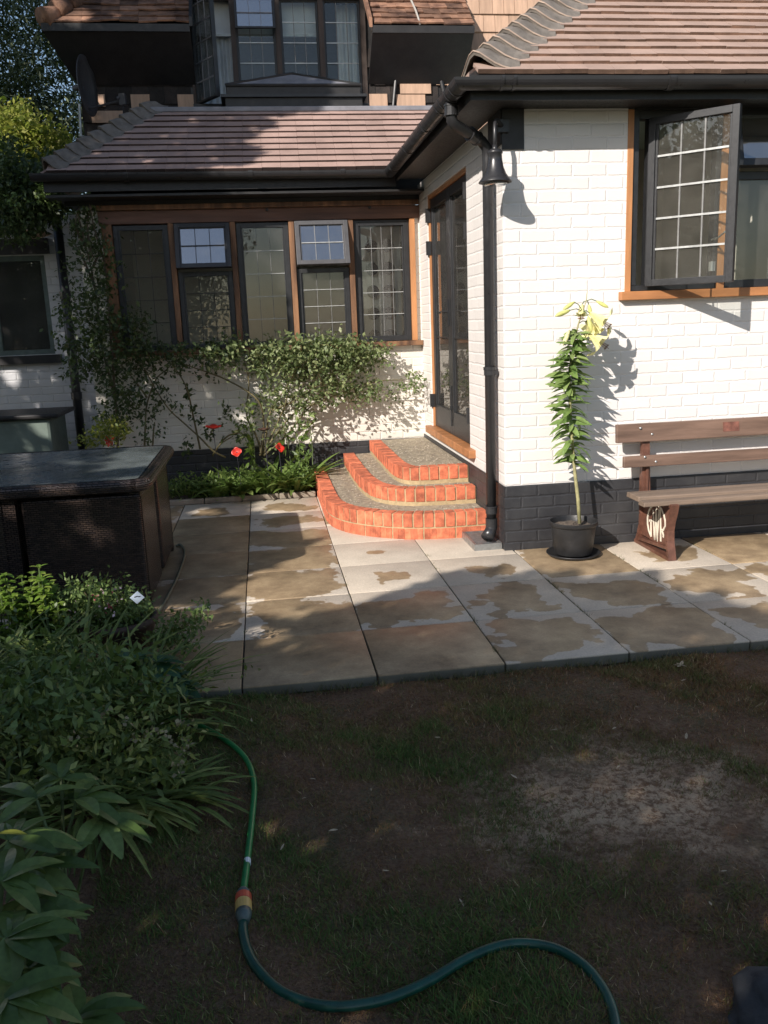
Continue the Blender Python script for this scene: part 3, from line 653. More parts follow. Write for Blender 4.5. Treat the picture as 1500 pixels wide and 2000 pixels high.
def curtain(x0, x1, z0, z1, y, amp=.02, wl=.07):
    n = int((x1-x0)/.008); q = MB()
    L = [(x0+(x1-x0)*i/n, y+amp*math.sin(i*.008/wl*6.28+.7*math.sin(i*.05)), z0) for i in range(n+1)]
    q.strip(L, [(a_, b_, z1) for a_, b_, _ in L]); return q
t = thing('curtain', (-1.85, YU+.2, 3.75), 'white gathered curtain behind the open upper casement', 'curtain', None)
curtain(-2.0, -1.62, 3.73, 4.62, YU+.2).build('fabric', 'curtain', t, smooth=True)
t = thing('curtain', (-.5, YU+.2, 3.75), 'white gathered curtain behind the right-hand upper window', 'curtain', None)
curtain(-.575, -.30, 3.73, 4.75, YU+.2).build('fabric', 'curtain', t, smooth=True)
t = thing('window_blind', (-1.5, YU+.14, 4.6), 'pale horizontal roller blind at the top of the upper windows', 'blind')
MB().box(-2.0, -.75, YU+.135, YU+.14, 4.42, 4.75).build('fabric', MAT['curtain'], t); MB().box(-2.0, -.75, YU+.12, YU+.145, 4.40, 4.42).build('bottom_rail', 'came', t)
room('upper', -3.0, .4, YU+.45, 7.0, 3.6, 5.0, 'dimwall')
# small dark window at the right of the pale shingles
c = light(house, 1.64, 2.0, 4.35, 4.95, YU+.0, .03, 2, 3, cw=.008); MB().box(1.62, 2.3, YU+.12, YU+.3, 3, 5.4).build('wall', 'black', house)
MB().box(1.63, 1.64, YU-.03, YU+.1, 3.4, 5.2).build('corner_board', 'black', house)
# bell-cast tiled eaves left and right of the window dormer
def eaves(x0, x1, hip):
    e = MB(); EY, EZ = 3.45, 4.335
    tiles(e, 0, EY, EZ, .95, 1.05, 13, (lambda k: x0+.02+(1.05*k/13 if hip else 0)), lambda k: x1, wt=.17, j=.009, thick=.015, jd=.006)
    o = e.build('roof', 'tileo', house)
    u = MB(); d = 1.05
    u.prism([(x0, EY, EZ-.03), (x1, EY, EZ-.03), (x1, EY+d, EZ+.92), (x0+(d if hip else 0), EY+d, EZ+.92)], (0, 0, .014)).build('roof_underlay', 'black', o)
    # sloping boarded underside down to the wall
    xi = x0+.20 if hip else x0
    MB().hexa([(x0, EY+.01, EZ-.06), (x1, EY+.01, EZ-.06), (x1, YU-.03, EZ-.42), (xi, YU-.03, EZ-.42), (x0, EY+.01, EZ-.035), (x1, EY+.01, EZ-.035), (x1, YU-.03, EZ-.38), (xi, YU-.03, EZ-.38)]).build('soffit', 'black', house)
    MB().box(x0, x1, EY-.012, EY+.01, EZ-.07, EZ-.005).build('fascia', 'black', house)
    return o
eaves(-3.35, -2.02, True)
r_ = eaves(-.30, .70, False)
MB().hexa([(-3.35, 3.46, 4.27), (-3.15, 3.87, 3.95), (-3.10, 5, 3.95), (-3.35, 5, 4.27), (-3.35, 3.46, 4.30), (-3.15, 3.87, 3.98), (-3.10, 5, 3.98), (-3.35, 5, 4.30)]).build('soffit', 'black', house)
hp = MB()
for k in range(9):
    u = Vector((1.05, 1.05, .95)).normalized(); p0 = Vector((-3.33, 3.45, 4.36))+u*(k*.17)
    hp.tube([p0+Vector((0, 0, .01)), p0+u*.10, p0+u*.21-Vector((0, 0, .02))], [.095, .08, .06], 12)
hp.build('hip_tiles', 'tileo', house, smooth=True)
MB().hexa([(-.33, 3.43, 4.31), (-.30, 3.43, 4.31), (-.30, 4.5, 5.30), (-.33, 4.5, 5.30), (-.33, 3.43, 4.39), (-.30, 3.43, 4.39), (-.30, 4.5, 5.38), (-.33, 4.5, 5.38)]).build('verge_board', 'tileo', house)
MB().hexa([(-2.02, 3.43, 4.31), (-1.99, 3.43, 4.31), (-1.99, 4.5, 5.30), (-2.02, 4.5, 5.30), (-2.02, 3.43, 4.39), (-1.99, 3.43, 4.39), (-1.99, 4.5, 5.38), (-2.02, 4.5, 5.38)]).build('verge_board', 'black', house)
# old cast-iron rainwater pipe under the right-hand eave
q = MB(); a = [at(887, 68, 'y', 3.62), at(884, 84, 'y', 3.66), at(858, 128, 'y', 3.84), at(860, 150, 'y', 3.86), at(872, 205, 'y', 3.86)]
q.tube(a, .022, 8); q.build('downpipe', 'blackg', house)
q = MB(); q.tube([at(775, 130, 'y', 3.85), at(768, 207, 'y', 3.85)], .016, 8); q.build('downpipe', 'blackg', house)
# shallow glazed roof lantern in front of the upper windows
lt = thing('roof_lantern', (-1.08, 3.62, 3.60), 'low black framed roof lantern with shallow grey triangular top below the upper windows', 'roof lantern')
MB().box(-1.74, -.42, 3.47, 3.80, 3.60, 3.70).build('kerb', 'black', lt, bevel=.004)
MB().box(-1.78, -.38, 3.44, 3.83, 3.70, 3.725).build('kerb_trim', 'blackm', lt)
MB().box(-1.72, -.44, 3.46, 3.82, 3.725, 3.805).build('frame', 'black', lt)
A = [Vector((-1.73, 3.45, 3.806)), Vector((-.43, 3.45, 3.806)), Vector((-.43, 3.83, 3.806)), Vector((-1.73, 3.83, 3.806))]; T = Vector((-1.08, 3.66, 3.955))
q = MB(); q.add(A+[T], [(0, 1, 4), (1, 2, 4), (2, 3, 4), (3, 0, 4)]); q.build('roof_panel', 'lead', lt)
q = MB()
for v in A: q.tube([v+Vector((0, 0, .004)), T+Vector((0, 0, .006))], .011, 6)
q.tube([A[0], A[1]], .012, 6); q.build('frame_bars', 'blackm', lt)

# ================================================================== BRICK STEPS
steps = thing('brick_steps', (-.5, 1.6, 0), 'three curved red brick garden steps with grey screed treads leading up to the doors', 'steps')
def resample(path, d):
    pts = [Vector((x, y, 0)) for x, y in path]
    # Catmull-Rom smoothing, then equal steps
    fine = []
    for i in range(len(pts)-1):
        p0, p1, p2, p3 = pts[max(0, i-1)], pts[i], pts[i+1], pts[min(len(pts)-1, i+2)]
        for k in range(12):
            t = k/12; fine.append(.5*((2*p1)+(p2-p0)*t+(2*p0-5*p1+4*p2-p3)*t*t+(-p0+3*p1-3*p2+p3)*t**3))
    fine.append(pts[-1]); out = [fine[0]]; acc = 0
    for a, b in zip(fine[:-1], fine[1:]):
        seg = (b-a).length
        while acc+seg >= d:
            t = (d-acc)/seg; a = a+(b-a)*t; out.append(a.copy()); seg = (b-a).length; acc = 0
        acc += seg
    return out
P1 = [(-.012, .43), (-.25, .43), (-.42, .445), (-.60, .495), (-.75, .58), (-.88, .685), (-1.0, .83), (-1.085, 1.02), (-1.12, 1.22), (-1.128, 1.45), (-1.13, 1.9), (-1.13, 2.88)]
P2 = [(-.012, .76), (-.25, .765), (-.45, .785), (-.60, .85), (-.71, .975), (-.775, 1.15), (-.81, 1.4), (-.825, 1.7), (-.83, 2.2), (-.83, 2.88)]
P3 = [(-.012, 1.0), (-.25, 1.0), (-.40, 1.005), (-.48, 1.04), (-.535, 1.13), (-.56, 1.30), (-.57, 1.6), (-.57, 2.1), (-.57, 2.88)]
def offs(pts, d):
    out = []
    for i, p in enumerate(pts):
        t = (pts[min(i+1, len(pts)-1)]-pts[max(i-1, 0)]).normalized(); out.append(p+Vector((t.y, -t.x, 0))*d)   # towards the inside
    return out
def rim(path, z0, z1, dz=.105, dep=.108, under=False):
    mod = .078; pts = resample(path, mod); inn = offs(pts, dep); bk = MB(); mo = MB()
    for i in range(len(pts)-1):
        j = lambda s=.003: rnd.uniform(-s, s)
        a, b, c, d = pts[i], pts[i+1], inn[i+1], inn[i]; g_ = .075
        A = a.lerp(b, g_); B = b.lerp(a, g_); Cc = c.lerp(d, g_); D = d.lerp(c, g_); o_ = (a-d).normalized()*j(); zt = z1+j(.002)
        v = [A+o_, B+o_, Cc, D]
        bk.hexa([q+Vector((0, 0, z1-dz+.004)) for q in v]+[q+Vector((0, 0, zt)) for q in v])
        # mortar bed, recessed behind the brick faces
        e = .006; av = a.lerp(d, e/dep); bv_ = b.lerp(c, e/dep)
        w4 = [av, bv_, c.lerp(b, .02), d.lerp(a, .02)]
        mo.hexa([q+Vector((0, 0, z0)) for q in w4]+[q+Vector((0, 0, z1-.005)) for q in w4])
    if under:
        p2 = resample(path, .235); i2 = offs(p2, .1)
        for i in range(len(p2)-1):
            m = 5
            for k in range(m):
                ta, tb = k/m, (k+1)/m
                ta = max(ta, .022); tb = min(tb, .978)
                # follow the smooth curve
                s0 = i*.235; ia = (s0+ta*.235)/mod; ib = (s0+tb*.235)/mod
                if ib >= len(pts)-1: continue
                f_ = lambda L, x: L[int(x)].lerp(L[int(x)+1], x-int(x))
                v = [f_(pts, ia), f_(pts, ib), f_(inn, ib), f_(inn, ia)]
                bk.hexa([q+Vector((0, 0, z0+.012)) for q in v]+[q+Vector((0, 0, z1-dz-.007)) for q in v])
    return bk, mo, inn
for nm, path, z0, z1, un in (('step', P1, -.02, .190, True), ('step', P2, .12, .312, False), ('step', P3, .24, .435, False)):
    bk, mo, inn = rim(path, z0, z1, under=un)
    o = bk.build(nm, 'redb', steps, bevel=.003)
    mo.build('mortar', 'mortar', o)
    end = inn+[Vector((-.012, 2.88, 0))]
    poly = [p+Vector((0, 0, z0)) for p in offs(inn, -.003)]+[Vector((-.012, 2.88, z0)), ]
    # screed tread: fine grid clipped to the inside of the rim
    q = MB().prism(poly, (0, 0, z1-z0-.012)); q.build('tread', 'screed', o)
    V = []; ptsg = []
    cr = nr.uniform(size=(1700, 3))
    k = MB()
    for a_, b_, c_2 in cr:                     # loose grit pressed into the surface
        x = -1.12+a_*1.1; y = .5+b_*2.35
        # inside test
        ins = False; PL = [(p.x, p.y) for p in poly]; jn = len(PL)-1
        for i_ in range(len(PL)):
            if ((PL[i_][1] > y) != (PL[jn][1] > y)) and (x < (PL[jn][0]-PL[i_][0])*(y-PL[i_][1])/(PL[jn][1]-PL[i_][1])+PL[i_][0]): ins = not ins
            jn = i_
        if ins:
            r = .0018+.0028*c_2**2; k.obox((x, y, z1-.012+r*.2), (r, r*.3, 0), (-r*.4, r, 0), (0, 0, r*.8))
    go = k.build('grit', M('pale_grit', (.36, .31, .25), .9, .3, 50, 0, island=.45), o); go['kind'] = 'stuff'
# ---- drain grating at the foot of the downpipe
dr = thing('drain_grating', (-.1, .33, 0), 'square galvanised drain grating at the foot of the black downpipe', 'drain')
f = MB().box(-.205, -.012, .04, .06, .0, .045).box(-.205, -.012, .405, .425, .0, .045).box(-.205, -.187, .061, .404, 0, .045).box(-.03, -.012, .061, .404, 0, .045)
f.build('frame', 'galv', dr)
g_ = MB()
for i in range(11): y = .078+i*.0305; g_.box(-.186, -.031, y-.0055, y+.0055, .012, .040)
for x in (-.15, -.11, -.07): g_.box(x-.003, x+.003, .062, .403, .010, .034)
g_.build('grate', 'galv', dr); MB().box(-.186, -.031, .061, .404, .001, .006).build('sump', 'ink', dr)

# ================================================================== WALL LAMP
lamp = thing('wall_lamp', (-.10, -.19, 2.35), 'black bell shaped outdoor lamp hanging from a swan neck at the wall corner', 'lamp')
L0 = Vector((-.10, -.19, 0))
MB().lathe([(.030, 2.535), (.046, 2.522), (.047, 2.512), (.041, 2.505), (.044, 2.47), (.052, 2.43), (.066, 2.395), (.086, 2.368), (.099, 2.352), (.100, 2.346), (.094, 2.346), (.060, 2.39), (.03, 2.5)], L0, 40).build('lamp_shade', 'blackg', lamp, smooth=True)
MB().lathe([(.0, 2.345), (.062, 2.345), (.070, 2.338), (.062, 2.330), (.0, 2.330)], L0, 32).build('lens', GLASSV, lamp, smooth=True)
MB().lathe([(.066, 2.344), (.073, 2.338), (.066, 2.332), (.062, 2.338), (.066, 2.344)], L0, 32).build('lens_ring', 'galv', lamp, smooth=True)
MB().tube([L0+Vector((0, 0, 2.52)), L0+Vector((0, 0, 2.62)), L0+Vector((.001, .003, 2.665)), L0+Vector((.012, .03, 2.70)), L0+Vector((.04, .09, 2.715)), Vector((-.005, -.012, 2.70))], [.012, .012, .012, .012, .013, .014], 12).build('arm', 'blackg', lamp, smooth=True)
MB().tube([L0+Vector((0, 0, 2.515)), L0+Vector((0, 0, 2.56))], [.022, .014], 12).build('collar', 'blackg', lamp, smooth=True)
MB().box(-.04, .035, -.03, -.0125, 2.66, 2.74).build('wall_plate', 'blackm', lamp, bevel=.004)

# ================================================================== SATELLITE DISH
dh = thing('satellite_dish', (-3.0, 3.8, 3.75), 'dark grey satellite dish seen edge on at the left end of the upper wall', 'satellite dish')
q = MB(); c0 = Vector((-3.07, 3.62, 3.84)); ax = Vector((.97, -.25, .03)).normalized(); s1 = ax.cross(Vector((0, 0, 1))).normalized(); s2 = s1.cross(ax)
rings = []
for i in range(6):
    r = i/5
    rings += [c0+(s1*math.cos(a_*math.pi/14)*.21+s2*math.sin(a_*math.pi/14)*.27)*r+ax*(.055*r*r) for a_ in range(28)]
q.add(rings, [(i*28+k, i*28+(k+1) % 28, (i+1)*28+(k+1) % 28, (i+1)*28+k) for i in range(5) for k in range(28)])
o = q.build('dish', 'dish', dh, smooth=True); sm = o.modifiers.new('s', 'SOLIDIFY'); sm.thickness = .008
MB().tube([c0-s2*.2+ax*.04, c0+ax*.36-s2*.16], .011, 8).build('arm', 'dish', dh)
q = MB().obox(c0+ax*.38-s2*.15, ax*.03, s1*.018, s2*.05).tube([c0+ax*.33-s2*.14, c0+ax*.36-s2*.14], .022, 10); q.build('receiver', 'dish', dh)
MB().tube([c0-ax*.01, c0-ax*.08, Vector((-3.0, YU, 3.80))], .02, 8).build('bracket', 'dish', dh)
MB().tube([c0+ax*.38-s2*.2, c0+ax*.36-s2*.32, Vector((-2.85, 3.6, 3.40)), Vector((-2.95, 3.5, 3.30))], .004, 6).build('cable', 'ink', dh)
t = thing('metal_pole', (-3.07, 3.3, 3.3), 'thin pale grey metal rod standing at the left end of the tiled roof', 'pole')
MB().tube([at(158, 266, 'y', 3.3), at(155, 203, 'y', 3.3)], .012, 8).build('rod', 'galv', t); MB().tube([at(158, 267, 'y', 3.3), at(158, 264, 'y', 3.3)], .02, 8).build('foot', 'galv', t)
t = tag(MB().tube([at(803, 0, 'y', 3.63), at(812, 20, 'y', 3.56), at(818, 38, 'y', 3.50), at(820, 47, 'y', 3.44)], .010, 6).build('roof_cable', 'cable'), 'pale cable trailing down the old tiles of the right-hand upper eave', 'cable')

# ================================================================== BENCH
bench = thing('bench', (1.8, -.3, 0), 'brown slatted garden bench with cast iron GWR end frame against the white wall', 'bench')
def board(nm, x0, x1, y, z0, z1, th, lean, mat='slate', par=bench):
    return MB().hexa([(x0, y-th, z0), (x1, y-th, z0), (x1, y, z0), (x0, y, z0), (x0+.004, y-th+lean, z1), (x1, y-th+lean, z1), (x1, y+lean, z1), (x0+.004, y+lean, z1)]).build(nm, mat, par, bevel=.005)
bu = board('backrest_slat', .725, 2.95, -.105, .712, .832, .028, .018)
bl = board('backrest_slat', .765, 2.95, -.135, .548, .622, .028, .010)
board('seat_slat', .760, 2.95, -.222, .368, .400, .19, 0, 'slatw'); board('seat_slat', .745, 2.95, -.440, .358, .388, .085, 0, 'slatw')
for b_, z_, ys_ in ((bu, .80, -.1365), (bu, .76, -.1385), (bl, .61, -.166), (bl, .585, -.166)):
    pass
for p_, pr in (((1180+335/4.6875, 780+265/4.6875), bu), ((1180+441/4.6875, 780+320/4.6875), bu), ((1180+376/4.6875, 780+530/4.6875), bl), ((1180+476/4.6875, 780+572/4.6875), bl)):
    v = at(*p_, 'y', -.128 if pr is bu else -.160)
    MB().lathe([(0, .004), (.005, .003), (.008, 0), (.008, -.004)], (0, 0, 0), 12).v
    q = MB(); q.tube([v+Vector((0, .01, 0)), v, v-Vector((0, .004, 0))], [.0085, .0085, .004], 12); q.build('bolt', 'galv', pr)
v = at(1180+1165/4.6875, 780+248/4.6875, 'y', -.127)
q = MB().hexa([(v.x-.057, -.1345+.004, v.z-.031), (v.x+.057, -.1345+.004, v.z-.031), (v.x+.057, -.12, v.z-.031), (v.x-.057, -.12, v.z-.031), (v.x-.057, -.1345+.011, v.z+.031), (v.x+.057, -.1345+.011, v.z+.031), (v.x+.057, -.11, v.z+.031), (v.x-.057, -.11, v.z+.031)])
tag(q.build('plaque_mark', M('faded_red_plaque', (.17, .068, .048), .6, .5, 25, .2, .001), bu), 'faded reddish rectangular plaque mark')
def end_frame(X):
    F_ = [(-.545, .365), (-.530, .31), (-.505, .25), (-.490, .19), (-.495, .12), (-.515, .06), (-.530, .0)]
    B_ = [(-.075, .365), (-.085, .30), (-.095, .22), (-.090, .14), (-.065, .07), (-.03, .0)]
    o = MB().prism([(X+.010, y, z) for y, z in F_[:-1]]+[(X+.010, y, z) for y, z in B_[::-1][1:]], (.012, 0, 0)).build('end_frame', 'iron', bench)
    rib = MB()
    for L in (F_, B_):
        for (y0, z0), (y1, z1) in zip(L[:-1], L[1:]):
            d = Vector((0, y1-y0, z1-z0)); n_ = Vector((0, -d.z, d.y)).normalized()
            rib.obox(Vector((X+.016, (y0+y1)/2, (z0+z1)/2)), Vector((.026, 0, 0)), d*.52, n_*.010)
    rib.box(X-.012, X+.044, -.535, -.02, .0, .022); rib.box(X-.008, X+.040, -.55, -.06, .345, .367)
    rib.obox((X+.016, -.28, .055), (.020, 0, 0), (0, .22, -.02), (0, .0015, .010))
    rib.build('rib', 'iron', o)
    up_ = MB().hexa([(X-.008, -.118, .34), (X+.052, -.118, .34), (X+.052, -.074, .34), (X-.008, -.074, .34), (X-.008, -.104, .80), (X+.040, -.104, .80), (X+.040, -.07, .80), (X-.008, -.07, .80)])
    up_.box(X+.012, X+.030, -.130, -.119, .35, .535).build('back_post', 'iron', o)
    return o
ef = end_frame(.925); end_frame(2.62)
# the monogram: painted raised letters in a roundel on the end frame
X = .925; S = lambda x, y: at(1180+x/4.6875, 780+y/4.6875, 'x', X+.0085)
def stroke(mb, pts, w_=.0062):
    pts = [S(*p) for p in pts]; 
    L = []; Rr = []
    for i, p in enumerate(pts):
        t_ = (pts[min(i+1, len(pts)-1)]-pts[max(0, i-1)]).normalized(); n_ = Vector((0, -t_.z, t_.y))
        L.append(p+n_*w_); Rr.append(p-n_*w_)
    for i in range(len(pts)-1):
        mb.hexa([L[i], Rr[i], Rr[i+1], L[i+1]]+[v+Vector((-.004, 0, 0)) for v in (L[i], Rr[i], Rr[i+1], L[i+1])])
lt_ = {'G': [[(458, 955), (432, 985), (410, 1030), (399, 1085), (400, 1140), (410, 1200), (432, 1255)], [(430, 1105), (431, 1180), (432, 1255)], [(414, 1110), (442, 1108)]],
       'W': [[(452, 1012), (456, 1150), (463, 1285)], [(463, 1285), (472, 1150), (481, 985)], [(481, 985), (483, 1150), (486, 1300)], [(486, 1300), (497, 1150), (506, 1005)]],
       'R': [[(516, 990), (519, 1150), (520, 1300)], [(500, 975), (528, 1005), (548, 1055), (560, 1110), (561, 1160), (545, 1195), (524, 1195)], [(530, 1195), (545, 1245), (542, 1262)]]}
for k_, ss in lt_.items():
    q = MB()
    for st in ss: stroke(q, st, .0072 if k_ != 'W' else .0060)
    tag(q.build('monogram_letter', 'cream', ef), 'cream letter %s of the bench monogram' % k_)
q = MB(); stroke(q, [(440, 970), (470, 948), (505, 975)], .006); tag(q.build('monogram_ring', 'cream', ef))

# ================================================================== LILY IN ITS POT
pot = thing('plant_pot', (.395, -.235, 0), 'round black plastic pot holding the tall lily, standing in its saucer', 'plant pot')
PO = Vector((.395, -.235, 0))
MB().lathe([(.0, .018), (.118, .018), (.124, .03), (.147, .205), (.153, .207), (.158, .215), (.158, .235), (.151, .237), (.146, .228), (.140, .19), (.0, .19)], PO, 48).build('pot_wall', 'potp', pot, smooth=True).modifiers.new('e', 'EDGE_SPLIT').split_angle = R(40)
n_ = 24; q = MB()
V = [PO+Vector((0, 0, .205))]+[PO+Vector((r*math.cos(k*math.pi/14), r*math.sin(k*math.pi/14), .198+rnd.uniform(-.006, .008))) for r in (.04, .08, .115, .143) for k in range(28)]
q.add(V, [(0, 1+k, 1+(k+1) % 28) for k in range(28)]+[(1+i*28+k, 1+(i+1)*28+k, 1+(i+1)*28+(k+1) % 28, 1+i*28+(k+1) % 28) for i in range(3) for k in range(28)])
q.build('compost', M('grey_compost', (.12, .095, .075), .95, .5, 60, 1, .01), pot)
sa = thing('saucer', (.395, -.235, 0), 'shallow black plastic saucer under the lily pot', 'saucer')
MB().lathe([(0, .003), (.150, .003), (.172, .024), (.176, .026), (.176, .020), (.155, -.0005), (0, -.0005)], PO, 48).build('tray', 'potp', sa, smooth=True)
lily = thing('lily', (.41, -.235, .2), 'tall yellow trumpet lily with whorled green leaves growing in the black pot', 'lily')
YL = -.235; Lp = lambda x, y, dy=0: at(x, y, 'y', YL+dy)
sp_ = [Lp(1132, 1022), Lp(1129, 975), Lp(1123, 925), Lp(1119, 880), Lp(1115, 820), Lp(1112, 760), Lp(1112, 725), Lp(1117, 690), Lp(1123, 660), Lp(1130, 632), Lp(1138, 608), Lp(1145, 588), Lp(1147, 567)]
MB().tube(sp_, [.0125, .0120, .011, .010, .009, .008, .007, .006, .0055, .005, .004, .003, .002], 10).build('stem', 'stem', lily, smooth=True)
lm = leafmat('lily_leaf', (.12, .20, .055), (.20, .30, .085), (.30, .38, .14), .38, .3)
q = MB()
def on_stem(t):
    x = t*(len(sp_)-1); i = min(int(x), len(sp_)-2); return sp_[i].lerp(sp_[i+1], x-i)
for i in range(230):
    t = .20+.51*(i/230)**.95; a_ = i*2.399+rnd.uniform(-.3, .3); e = rnd.uniform(-.2, .45)
    d = Vector((math.cos(a_), math.sin(a_)*.8, e)); ln = (.10+.05*math.sin(math.pi*min(1, (t-.16)/.5)))*rnd.uniform(.8, 1.2)
    q.leaf(on_stem(t), d, (rnd.uniform(-.8, .8), rnd.uniform(-.9, .3), 1), ln, ln*.235+.006, bend=rnd.uniform(.1, .6), fold=.22, seg=5)
q.build('leaves', lm, lily)
petm = leafmat('lily_petal', (.86, .78, .34), (.88, .83, .46), (.88, .86, .60), .45, .3)
budm = leafmat('lily_bud', (.55, .58, .16), (.70, .70, .25), None, .45, .2)
def bud(c, d, ln, r, mat=budm):
    d = Vector(d).normalized(); q = MB(); c = Vector(c)
    q.tube([c+d*ln*t for t in (0, .12, .35, .65, .85, 1)], [r*.35, r*.65, r*.95, r, r*.7, r*.15], 10)
    n_ = min(sp_, key=lambda v: (v-c).length); q2 = MB().tube([n_, n_.lerp(c, .5)+Vector((0, 0, .012)), c], .0028, 6)
    o = q.build('bud', mat, lily, smooth=True); q2.build('stalk', 'stemg', o)
bud(Lp(1122, 590, -.03), (-.085, -.02, -.045), .092, .013); bud(Lp(1113, 606, -.05), (-.10, -.03, -.03), .115, .015)
bud(Lp(1112, 645, -.02), (-.045, -.02, -.09), .105, .015, petm); bud(Lp(1149, 618, -.05), (.015, -.02, -.1), .10, .014)
bud(Lp(1165, 588), (.075, -.02, -.045), .085, .012); bud(Lp(1150, 595, .02), (.02, .0, -.09), .065, .012)
def trumpet(c, d, ln, r, curl=.03):
    c = Vector(c); d = Vector(d).normalized(); s1 = d.orthogonal().normalized(); s2 = d.cross(s1); q = MB()
    for k in range(6):
        a0 = k*math.pi/3+.2; rd = lambda a_: s1*math.cos(a_)+s2*math.sin(a_)
        Ls, Ms, Rs = [], [], []
        for i in range(9):
            t = i/8; rr = .012+(r-.012)*t**1.35; hw = (.62-.46*max(0, t-.66)/.34)*(1 if k % 2 else .85)
            ax_ = ln*(t if t < .8 else .8+(t-.8)*.2); back = -curl*max(0, (t-.72)/.28)**2
            p_ = c+d*(ax_+back); rr2 = rr+(curl*1.1*max(0, (t-.7)/.3))
            Ls.append(p_+rd(a0-hw)*rr2); Ms.append(p_+rd(a0)*rr2*1.08-d*.002); Rs.append(p_+rd(a0+hw)*rr2)
        q.strip(Ls, Ms); q.strip(Ms, Rs)
    o = q.build('flower', petm, lily, smooth=True)
    st = MB()
    for k in range(6): a0 = k*math.pi/3; e = c+d*(ln*.98)+(s1*math.cos(a0)+s2*math.sin(a0))*.016; st.tube([c+d*.02, e], .0012, 5); st.obox(e, (.006, 0, 0), (0, .002, 0), (0, 0, .002))
    st.tube([c, c+d*ln*1.1], .002, 6); st.build('stamens', 'brown', o)
    n_ = min(sp_, key=lambda v: (v-c).length); MB().tube([n_, n_.lerp(c, .5)+Vector((0, 0, .01)), c], .003, 6).build('stalk', 'stemg', o)
trumpet(Lp(1152, 612, -.02), (.10, -.04, -.075), .15, .070); trumpet(Lp(1150, 652, -.05), (.085, -.03, -.07), .14, .074, .04)
trumpet(Lp(1146, 628, .04), (.07, .05, -.06), .12, .06, .03); trumpet(Lp(1136, 596, .02), (-.01, -.02, -.09), .085, .032, .014)

# ================================================================== RATTAN CUBE SET
def weave():
    m, t, p = nodes('dark_rattan_weave')
    g = t.nodes.new('ShaderNodeNewGeometry'); s = t.nodes.new('ShaderNodeSeparateXYZ'); t.links.new(g.outputs['Position'], s.inputs[0])
    cx = t.nodes.new('ShaderNodeCombineXYZ'); t.links.new(math_(t, 'ADD', s.outputs[0], s.outputs[1]), cx.inputs[0]); t.links.new(s.outputs[2], cx.inputs[1])
    b = t.nodes.new('ShaderNodeTexBrick'); b.inputs['Scale'].default_value = 1; b.inputs['Brick Width'].default_value = .030; b.inputs['Row Height'].default_value = .0115; b.inputs['Mortar Size'].default_value = .0026; b.inputs['Mortar Smooth'].default_value = 1
    b.inputs['Color1'].default_value = (.055, .038, .030, 1); b.inputs['Color2'].default_value = (.025, .019, .018, 1); b.inputs['Mortar'].default_value = (.006, .005, .005, 1)
    t.links.new(cx.outputs[0], b.inputs['Vector']); n_ = noise(t, g.outputs['Position'], 40, 3)
    t.links.new(b.outputs[0], p.inputs['Base Color']); p.inputs['Roughness'].default_value = .27
    bump(t, p, math_(t, 'ADD', math_(t, 'SUBTRACT', 1, b.outputs['Fac']), math_(t, 'MULTIPLY', n_, .3)), 1, .005); return m
WV = weave()
TX0, TX1, TY0, TY1 = -3.72, -2.255, -.70, .72
tb = thing('patio_table', ((TX0+TX1)/2, 0, 0), 'square dark rattan patio table with grey glass top, four chairs tucked underneath', 'table')
rm_ = MB()
def rrim(x0, x1, y0, y1, z, r, wd):
    q = MB(); 
    prof = [(wd*.42*math.cos(R(a_)), r*math.sin(R(a_))) for a_ in range(0, 360, 30)]
    cr = .07; path = []
    for cx_, cy_, a0 in ((x1-cr, y0+cr, -90), (x1-cr, y1-cr, 0), (x0+cr, y1-cr, 90), (x0+cr, y0+cr, 180)):
        for k in range(5): a_ = R(a0+k*22.5); path.append((cx_+cr*math.cos(a_), cy_+cr*math.sin(a_), z))
    path.append(path[0]); path.append(path[1])
    sweep(q, path, prof, closed=True); return q
rrim(TX0-.0, TX1+.0, TY0-.0, TY1+.0, .722, .038, .10).build('table_rim', WV, tb, smooth=True)
MB().box(TX0+.03, TX1-.03, TY0+.03, TY1-.03, .742, .757).build('glass_top', M('grey_glass_tabletop', (.085, .10, .10), .22, .4, 2.5, .15, .001, col2=(.13, .15, .15)), tb)
MB().box(TX0+.04, TX1-.04, TY0+.04, TY1-.04, .70, .735).build('tabletop', M('dark_slate_underlay', (.05, .055, .055), .5, .4, 5, .1, .002), tb)
for sx in (TX0+.06, TX1-.06, (TX0+TX1)/2):
    for sy in (TY0+.06, TY1-.06): MB().box(sx-.035, sx+.035, sy-.03, sy+.03, .0, .70).build('leg', WV, tb)
def chair(cx_, cy_, sx, sy, label):
    """corner chair: back and side in woven panels wrapping the corner of the cube"""
    t = thing('rattan_chair', (cx_, cy_, 0), label, 'chair', 'rattan chairs tucked under the patio table')
    x0, x1, y0, y1 = cx_-.32, cx_+.32, cy_-.31, cy_+.31
    r = .05
    def panel(nm, a, b, c, d, z0, z1): return MB().box(a, b, c, d, z0, z1).build(nm, WV, t, bevel=.02)
    yb = (y0, y0+.06) if sy < 0 else (y1-.06, y1)
    panel('backrest', x0, x1, *yb, .02, .672)
    xs_ = (x0, x0+.06) if sx < 0 else (x1-.06, x1)
    yy = (y0+.061, y1) if sy < 0 else (y0, y1-.061)
    panel('armrest', *xs_, *yy, .02, .668)
    xo = (x1-.06, x1) if sx < 0 else (x0, x0+.06)
    panel('armrest', *xo, *yy, .02, .60)
    panel('seat', x0+.061, x1-.061, *yy, .30, .38); return t
chair(-2.60, -.375, 1, -1, 'dark rattan chair at the front right corner of the patio table')
chair(-3.34, -.375, -1, -1, 'dark rattan chair at the front left of the patio table')
chair(-2.60, .395, 1, 1, 'dark rattan chair tucked in at the rear right corner of the patio table')
